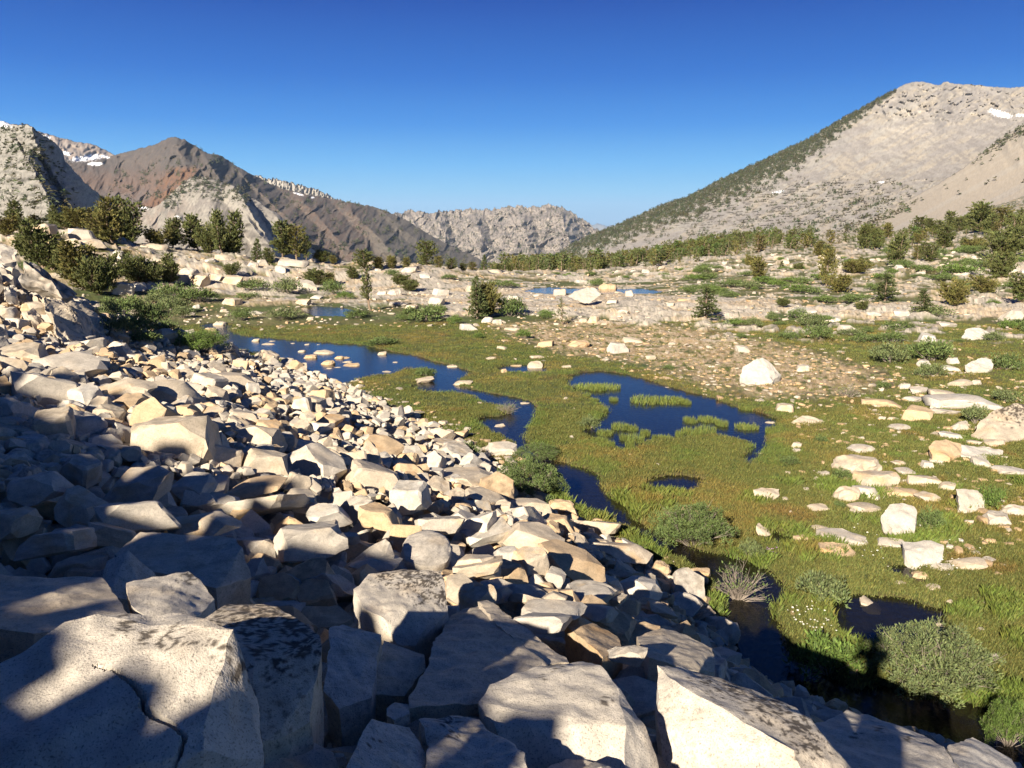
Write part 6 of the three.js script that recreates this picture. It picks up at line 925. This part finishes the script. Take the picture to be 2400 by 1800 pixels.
{
  const r = rng(930), shapes = [tuft(1, 420, 0.5, 0.16, 0.008), tuft(2, 420, 0.5, 0.16, 0.008), tuft(3, 300, 0.5, 0.2, 0.008)], mound = new THREE.SphereGeometry(0.5, 14, 6, 0, 6.283, 0, 1.57); mound.scale(1, 0.16, 1); mound.translate(0, -0.06, 0);
  const mudMat = new THREE.MeshStandardMaterial({ color: new THREE.Color().setRGB(0.07, 0.075, 0.02), roughness: 1 });
  const go = (ox, oy, rows) => rows.forEach(([x, y, w, h]) => {
    const px = ox + x / 2.765, p = level(px, oy + (y + h * 0.3) / 2.765, WATER), dist = Math.hypot(p.x, EYE, p.z), wm = w / 2.765 / F * dist, dm = Math.max(0.3, (h / 2.765 / F * dist) / Math.sin(Math.atan2(EYE, -p.z)) * 0.75);
    const o = new THREE.Group(); o.name = numbered('sedge_clump'); tag(o, wm > 1.2 ? 'long raft of bright sedge in the grassy pond' : 'small tuft of bright sedge standing in the grassy pond', 'sedge', wm > 1.2 ? 'sedge rafts' : 'sedge tufts'); scene.add(o);
    const g = part('blades', pick(shapes, r), sedgeMat, o), m = part('hummock', mound, mudMat, o); g.scale.y = 1; o.position.set(p.x, WATER - 0.02, p.z); o.scale.set(wm, 1.15, dm); o.rotation.y = range(-0.15, 0.15, r);
  });
  go(800, 800, [[1600, 290, 200, 40], [1720, 292, 180, 40], [1960, 370, 190, 66], [2100, 368, 200, 66], [2190, 372, 90, 50], [1765, 377, 60, 22], [1710, 590, 110, 40], [1800, 550, 110, 44], [1880, 556, 90, 46], [1900, 625, 130, 56], [1970, 590, 70, 40], [1690, 640, 80, 36], [1870, 670, 60, 46], [2090, 625, 110, 32], [2190, 605, 60, 30], [1590, 355, 60, 26], [1640, 385, 60, 24], [1830, 620, 60, 40], [1750, 665, 50, 26], [2030, 628, 40, 26], [1700, 450, 60, 26], [1650, 300, 120, 40]]);
  go(1600, 650, [[50, 920, 90, 46], [160, 915, 120, 44], [250, 945, 80, 40], [60, 990, 130, 60], [150, 985, 130, 50], [415, 962, 150, 46], [420, 842, 110, 36], [20, 805, 70, 34], [570, 990, 60, 40]]);
}
// turf: blades too many to count, thick where the ground is meadow
{
  const r = rng(950), shapes = [tuft(11, 9, 0.09, 0.075, 0.0045), tuft(12, 9, 0.09, 0.075, 0.0045), tuft(13, 8, 0.1, 0.085, 0.0045), tuft(14, 14, 0.07, 0.2, 0.005)];
  const turf = new THREE.Group(); turf.name = 'meadow_grass'; tag(turf, 'short green and straw-coloured turf of the wet meadow', 'grass', null, 'stuff'); scene.add(turf);
  const spots = [[], [], [], []];
  for (let t = 0; t < 330000; t++) {
    const d = 10 + 55 * r() ** 1.6, x = range(-0.5, 0.7, r) * d; if (d > 34 && r() < 0.3) continue;
    const z = -d, g = groundAll(x, z); if (g.tal > 0.45 || g.p < 0.03 || g.slab > 0.4) continue;
    const gr = areaDist(gravelArea, x, z); if (gr < 0.5 && r() < 0.85) continue;
    const lush = n2(x * 0.35 + 7, z * 0.35) + 0.4 * n2(x * 1.3, z * 1.3) + sstep(0.9, 0.2, g.p) * 0.45, tall = d < 24 && lush > 0.62 && r() < 0.5;
    if (!tall && d > 34 && r() < 0.35) continue;
    spots[tall ? 3 : Math.floor(r() * 3)].push([x, g.h, z, lush, d]);
  }
  const M = new THREE.Object3D(), cc = new THREE.Color();
  spots.forEach((list0, k) => { const im = new THREE.InstancedMesh(shapes[k], grassMat, list0.length); im.name = 'blades'; im.castShadow = im.receiveShadow = true; list0.forEach(([x, y, z, lush, d], i) => { const s = range(0.8, 1.4, r) * (1 + d / 60); M.position.set(x, y - 0.01, z); M.rotation.set(0, r() * 6.28, 0); M.scale.set(s * 1.2, s * (k === 3 ? 0.7 : 0.62), s * 1.2); M.updateMatrix(); im.setMatrixAt(i, M.matrix); const a = n2(x * 0.13, z * 0.13), b = n2(x * 0.55 + 9, z * 0.55), dry = sstep(0.0, 0.9, a + 0.5 * b), rust = sstep(0.55, 0.95, n2(x * 0.35 - 20, z * 0.35)); let q = mix3([1, 1, 1], [1.6, 1.18, 1.3], 0.8 * dry); q = mix3(q, [0.8, 1.15, 0.8], 0.7 * sstep(0.3, 0.9, lush)); q = mix3(q, [1.5, 0.8, 1.0], 0.6 * rust); im.setColorAt(i, cc.setRGB(...tint(q, range(0.75, 1.2, r)))); }); turf.add(im); });
  stage('turf');
}

// flowers in the turf by the dark pool and on the bank
{
  const r = rng(990), bloom = new Faces(); for (let k = 0; k < 5; k++) { const a = k / 5 * 6.283, b = a + 0.9; bloom.tri([0, 0.1, 0], [Math.cos(a) * 0.02, 0.115, Math.sin(a) * 0.02], [Math.cos(b) * 0.02, 0.115, Math.sin(b) * 0.02], [1, 1, 1]); } bloom.tri([-0.002, 0, 0], [0.002, 0, 0], [0, 0.1, 0], [0.3, 0.5, 0.15]);
  const g = bloom.geo(), M = new THREE.Object3D();
  for (const [name, label, c, px, py, n, sp] of [['white_flowers', 'small white flowers in the turf before the dark pool', [0.75, 0.72, 0.62], 1965, 1480, 90, 1.0], ['purple_flowers', 'purple flowers beside the little silvery willow', [0.45, 0.22, 0.5], 1795, 1300, 26, 0.3], ['white_flowers', 'white flower heads sprinkled over the turf near the anvil boulder', [0.72, 0.7, 0.6], 2110, 1290, 70, 2.2]]) {
    const p = onGround(px, py), m = leafMat(c[0], c[1], c[2], name), spots = []; for (let k = 0; k < n; k++) { const a = r() * 6.283, q = sp * Math.sqrt(r()), x = p.x + Math.cos(a) * q, z = p.z + Math.sin(a) * q * 0.8, e = groundAll(x, z); if (e.p > 0.1) spots.push([x, e.h, z]); }
    const im = new THREE.InstancedMesh(g, m, spots.length); im.name = numbered(name); tag(im, label, 'flowers', null, 'stuff'); scene.add(im); spots.forEach(([x, y, z], i) => { M.position.set(x, y, z); M.rotation.set(range(-0.3, 0.3, r), r() * 6.28, range(-0.3, 0.3, r)); M.scale.setScalar(range(0.7, 1.3, r)); M.updateMatrix(); im.setMatrixAt(i, M.matrix); });
  }
}

// ---------------------------------------------------------------- the photographer, out of the frame, whose shadow falls on the far bank
{
  const Hb = H(0, 0.42), feetY = 5.83, cz = 0.40, o = new THREE.Group(); o.name = 'person';
  tag(o, 'person on a boulder holding up a phone, shadow falling on the bank', 'person'); scene.add(o);
  const J = {                                                       // joints: place and radius, metres over the feet
    ankleL: [-0.13, 0.09, 0.02, 0.05], kneeL: [-0.12, 0.48, -0.02, 0.065], hipL: [-0.10, 0.90, 0.0, 0.095], toeL: [-0.15, 0.045, -0.17, 0.042], heelL: [-0.13, 0.05, 0.05, 0.042],
    ankleR: [0.13, 0.09, 0.05, 0.05], kneeR: [0.12, 0.48, 0.0, 0.065], hipR: [0.10, 0.90, 0.0, 0.095], toeR: [0.16, 0.045, -0.14, 0.042], heelR: [0.13, 0.05, 0.08, 0.042],
    pelvis: [0, 0.96, 0.01, 0.135], waist: [0, 1.12, 0.01, 0.125], chest: [0, 1.32, 0.0, 0.15], neck: [0, 1.47, 0.01, 0.06], head: [0, 1.58, -0.01, 0.07], crownp: [0, 1.66, 0.01, 0.095], chin: [0, 1.545, -0.05, 0.055],
    shL: [-0.19, 1.40, 0.0, 0.065], shR: [0.19, 1.40, 0.0, 0.065], elL: [-0.24, 1.22, -0.14, 0.045], elR: [0.24, 1.22, -0.14, 0.045], wrL: [-0.09, 1.44, -0.27, 0.03], wrR: [0.09, 1.44, -0.27, 0.03], haL: [-0.085, 1.51, -0.30, 0.032], haR: [0.085, 1.51, -0.30, 0.032],
  };
  const bones = [['hipL', 'kneeL'], ['kneeL', 'ankleL'], ['ankleL', 'heelL'], ['heelL', 'toeL'], ['hipR', 'kneeR'], ['kneeR', 'ankleR'], ['ankleR', 'heelR'], ['heelR', 'toeR'], ['hipL', 'pelvis'], ['hipR', 'pelvis'], ['pelvis', 'waist'], ['waist', 'chest'], ['chest', 'neck'], ['neck', 'head'], ['head', 'crownp'], ['head', 'chin'], ['shL', 'shR'], ['chest', 'shL'], ['chest', 'shR'], ['shL', 'elL'], ['elL', 'wrL'], ['wrL', 'haL'], ['shR', 'elR'], ['elR', 'wrR'], ['wrR', 'haR']].map(([a, b]) => [J[a], J[b]]);
  const finger = []; for (const s of [-1, 1]) for (let k = 0; k < 4; k++) { const y = 1.49 + k * 0.02; finger.push([[s * 0.085, y, -0.315, 0.010], [s * 0.055, y + 0.004, -0.335, 0.009]], [[s * 0.055, y + 0.004, -0.335, 0.009], [s * 0.035, y + 0.004, -0.322 , 0.008]]); } for (const s of [-1, 1]) finger.push([[s * 0.075, 1.485, -0.29, 0.011], [s * 0.045, 1.50, -0.283, 0.010]]);
  const all = [...bones, ...finger], N = 96, mc = new MarchingCubes(N, new THREE.MeshStandardMaterial(), false, false, 120000); mc.isolation = 0;
  const sc = 0.9, cy = 0.86;                                        // grid spans +-0.9 m
  for (let k = 0, i = 0; k < N; k++) for (let j = 0; j < N; j++) for (let q = 0; q < N; q++, i++) {
    const x = ((q - N / 2) / (N / 2)) * sc, y = ((j - N / 2) / (N / 2)) * sc + cy, z = ((k - N / 2) / (N / 2)) * sc; let s = 0.4;
    if (Math.abs(x) < 0.36 && Math.abs(z) < 0.46) { let acc = 0; for (const [a, b] of all) { const dx = b[0] - a[0], dy = b[1] - a[1], dz = b[2] - a[2], t = clamp(((x - a[0]) * dx + (y - a[1]) * dy + (z - a[2]) * dz) / (dx * dx + dy * dy + dz * dz)), e = Math.hypot(x - a[0] - dx * t, y - a[1] - dy * t, z - a[2] - dz * t) - mix(a[3], b[3], t); acc += Math.exp(-e * 55); } s = -Math.log(acc + 1e-30) / 55; }
    mc.field[i] = -s;
  }
  mc.update();
  const n = mc.count, pos = mc.positionArray.slice(0, n * 3), nor = mc.normalArray.slice(0, n * 3), colr = new Float32Array(n * 3);
  for (let i = 0; i < n; i++) { const x = pos[i * 3] * sc, y = pos[i * 3 + 1] * sc + cy, z = pos[i * 3 + 2] * sc; pos.set([x, y, z], i * 3); colr.set(y > 1.46 || z < -0.2 && y > 1.4 ? [0.42, 0.26, 0.18] : y > 0.98 ? [0.10, 0.13, 0.2] : y > 0.1 ? [0.16, 0.14, 0.11] : [0.06, 0.05, 0.045], i * 3); }
  const g = new THREE.BufferGeometry(); g.setAttribute('position', new THREE.BufferAttribute(pos, 3)); g.setAttribute('normal', new THREE.BufferAttribute(nor, 3)); g.setAttribute('color', new THREE.BufferAttribute(colr, 3));
  part('body', g, new THREE.MeshStandardMaterial({ vertexColors: true, roughness: 0.9 }), o);
  const hat = new THREE.LatheGeometry([[0.001, 0.14], [0.07, 0.13], [0.10, 0.08], [0.105, 0.02], [0.17, 0.005], [0.175, -0.005], [0.1, 0.0]].map(([a, b]) => new THREE.Vector2(a, b)), 24); hat.translate(0, 1.645, 0.01);
  part('hat', hat, new THREE.MeshStandardMaterial({ color: 0x6b6250, roughness: 1 }), o);
  o.position.set(-0.02, feetY, cz);
  const phone = new THREE.Mesh(new THREE.BoxGeometry(0.14, 0.07, 0.008), new THREE.MeshStandardMaterial({ color: 0x111214, roughness: 0.3 })); phone.name = 'phone'; phone.position.set(-0.02, feetY + 1.525, cz - 0.32); scene.add(phone); tag(phone, 'black phone held up in both hands of the photographer', 'phone');
  const r = rng(55), b = rock(blockPoints(r, 0.75, 0.5, 0.6, 4), { L: 0.1, seed: 9, stain: 0.3 }); b.computeBoundingBox();
  const stand = add('standing_boulder', b, stones[0], 'flat boulder that the photographer stands on', 'boulder'); stand.position.set(-0.02, feetY - b.boundingBox.max.y + 0.06, cz + 0.12);
}

// ---------------------------------------------------------------- labels: each loose rock is told by its look and by the landmark it lies beside
{
  const spot = new THREE.Vector3(), marks = [];
  for (const o of scene.children) { const c = o.userData.category; if ((c === 'boulder' && o.name !== 'standing_boulder') || (c === 'shrub' && !o.userData.group)) marks.push([o.position.clone(), c === 'boulder' ? o.name.replace(/_\d+$/, '').replaceAll('_', ' ') : o.userData.label.split(' ').slice(0, 3).join(' ').replace(/^(\w+)/, '$1')]); }
  const tone = ['pale', 'cream', 'grey', 'ochre', 'buff', 'chalk-white'], where = { talus_block: 'talus block', pool_stone: 'stone in the water', shore_stone: 'stone in the turf', meadow_stone: 'stone in the turf', gravel_stone: 'stone on the gravel', ridge_boulder: 'ridge boulder', bench_boulder: 'boulder on the benches' };
  for (const o of scene.children) {
    const kind = o.name.replace(/_\d+$/, ''); if (!where[kind]) continue;
    let best = 1e9, name = ''; for (const [p, n] of marks) { const e = p.distanceTo(o.position); if (e < best) { best = e; name = n; } }
    const big = Math.max(o.scale.x, o.scale.z) * 2, size = big > 1.5 ? 'big' : big > 0.75 ? 'middling' : 'small', shape = o.scale.y / Math.max(o.scale.x, o.scale.z) < 0.55 ? 'flat ' : o.scale.y / Math.max(o.scale.x, o.scale.z) > 0.95 ? 'tall ' : '';
    const shade = kind === 'talus_block' && o.userData.label.includes('shaded') ? 'shaded ' : '';
    const near2 = best < 1.6 ? 'beside the ' : best < 5 ? 'a few steps from the ' : 'out beyond the ';
    const label = `${size} ${shade}${shape}${tone[stones.indexOf(o.material)]} ${where[kind]} ${near2}${name}`;
    o.userData.label = label; o.userData.group = { talus_block: 'blocks of the talus', pool_stone: 'stones in the water', shore_stone: 'stones along the pools', meadow_stone: 'stones of the stony turf', gravel_stone: 'stones on the gravel', ridge_boulder: 'boulders of the rocky ridge', bench_boulder: 'boulders of the granite benches' }[kind];
  }
  // trees and willows that share a label are told apart by height, build and tone as far as that goes
  const count = new Map(); for (const o of scene.children) if (o.userData.label) count.set(o.userData.label, (count.get(o.userData.label) ?? 0) + 1);
  for (const o of scene.children) {
    const c = o.userData.category; if ((c !== 'tree' && c !== 'shrub') || count.get(o.userData.label) < 2) continue;
    const h = c === 'tree' ? o.scale.y : o.scale.y * 0.45, asp = o.scale.x / o.scale.y, mat = o.children[1].material;
    const tall = c === 'tree' ? (h > 5.5 ? 'very tall' : h > 4 ? 'tall' : h > 2.6 ? 'mid-height' : 'short') : h > 1.3 ? 'high' : h > 0.7 ? 'knee-high' : 'ground-hugging', wide = asp > 1.25 ? 'broad' : asp > 0.9 ? '' : 'slim', hue = mat === needleMats[1] || mat === willowMats[1] ? (c === 'tree' ? 'golden-green' : 'silvery') : mat === willowMats[2] ? 'bright green' : '';
    o.userData.label = [tall, wide, hue, o.userData.label].filter(Boolean).join(' ').split(' ').slice(0, 16).join(' ');
  }
}

renderer.render(scene, camera);
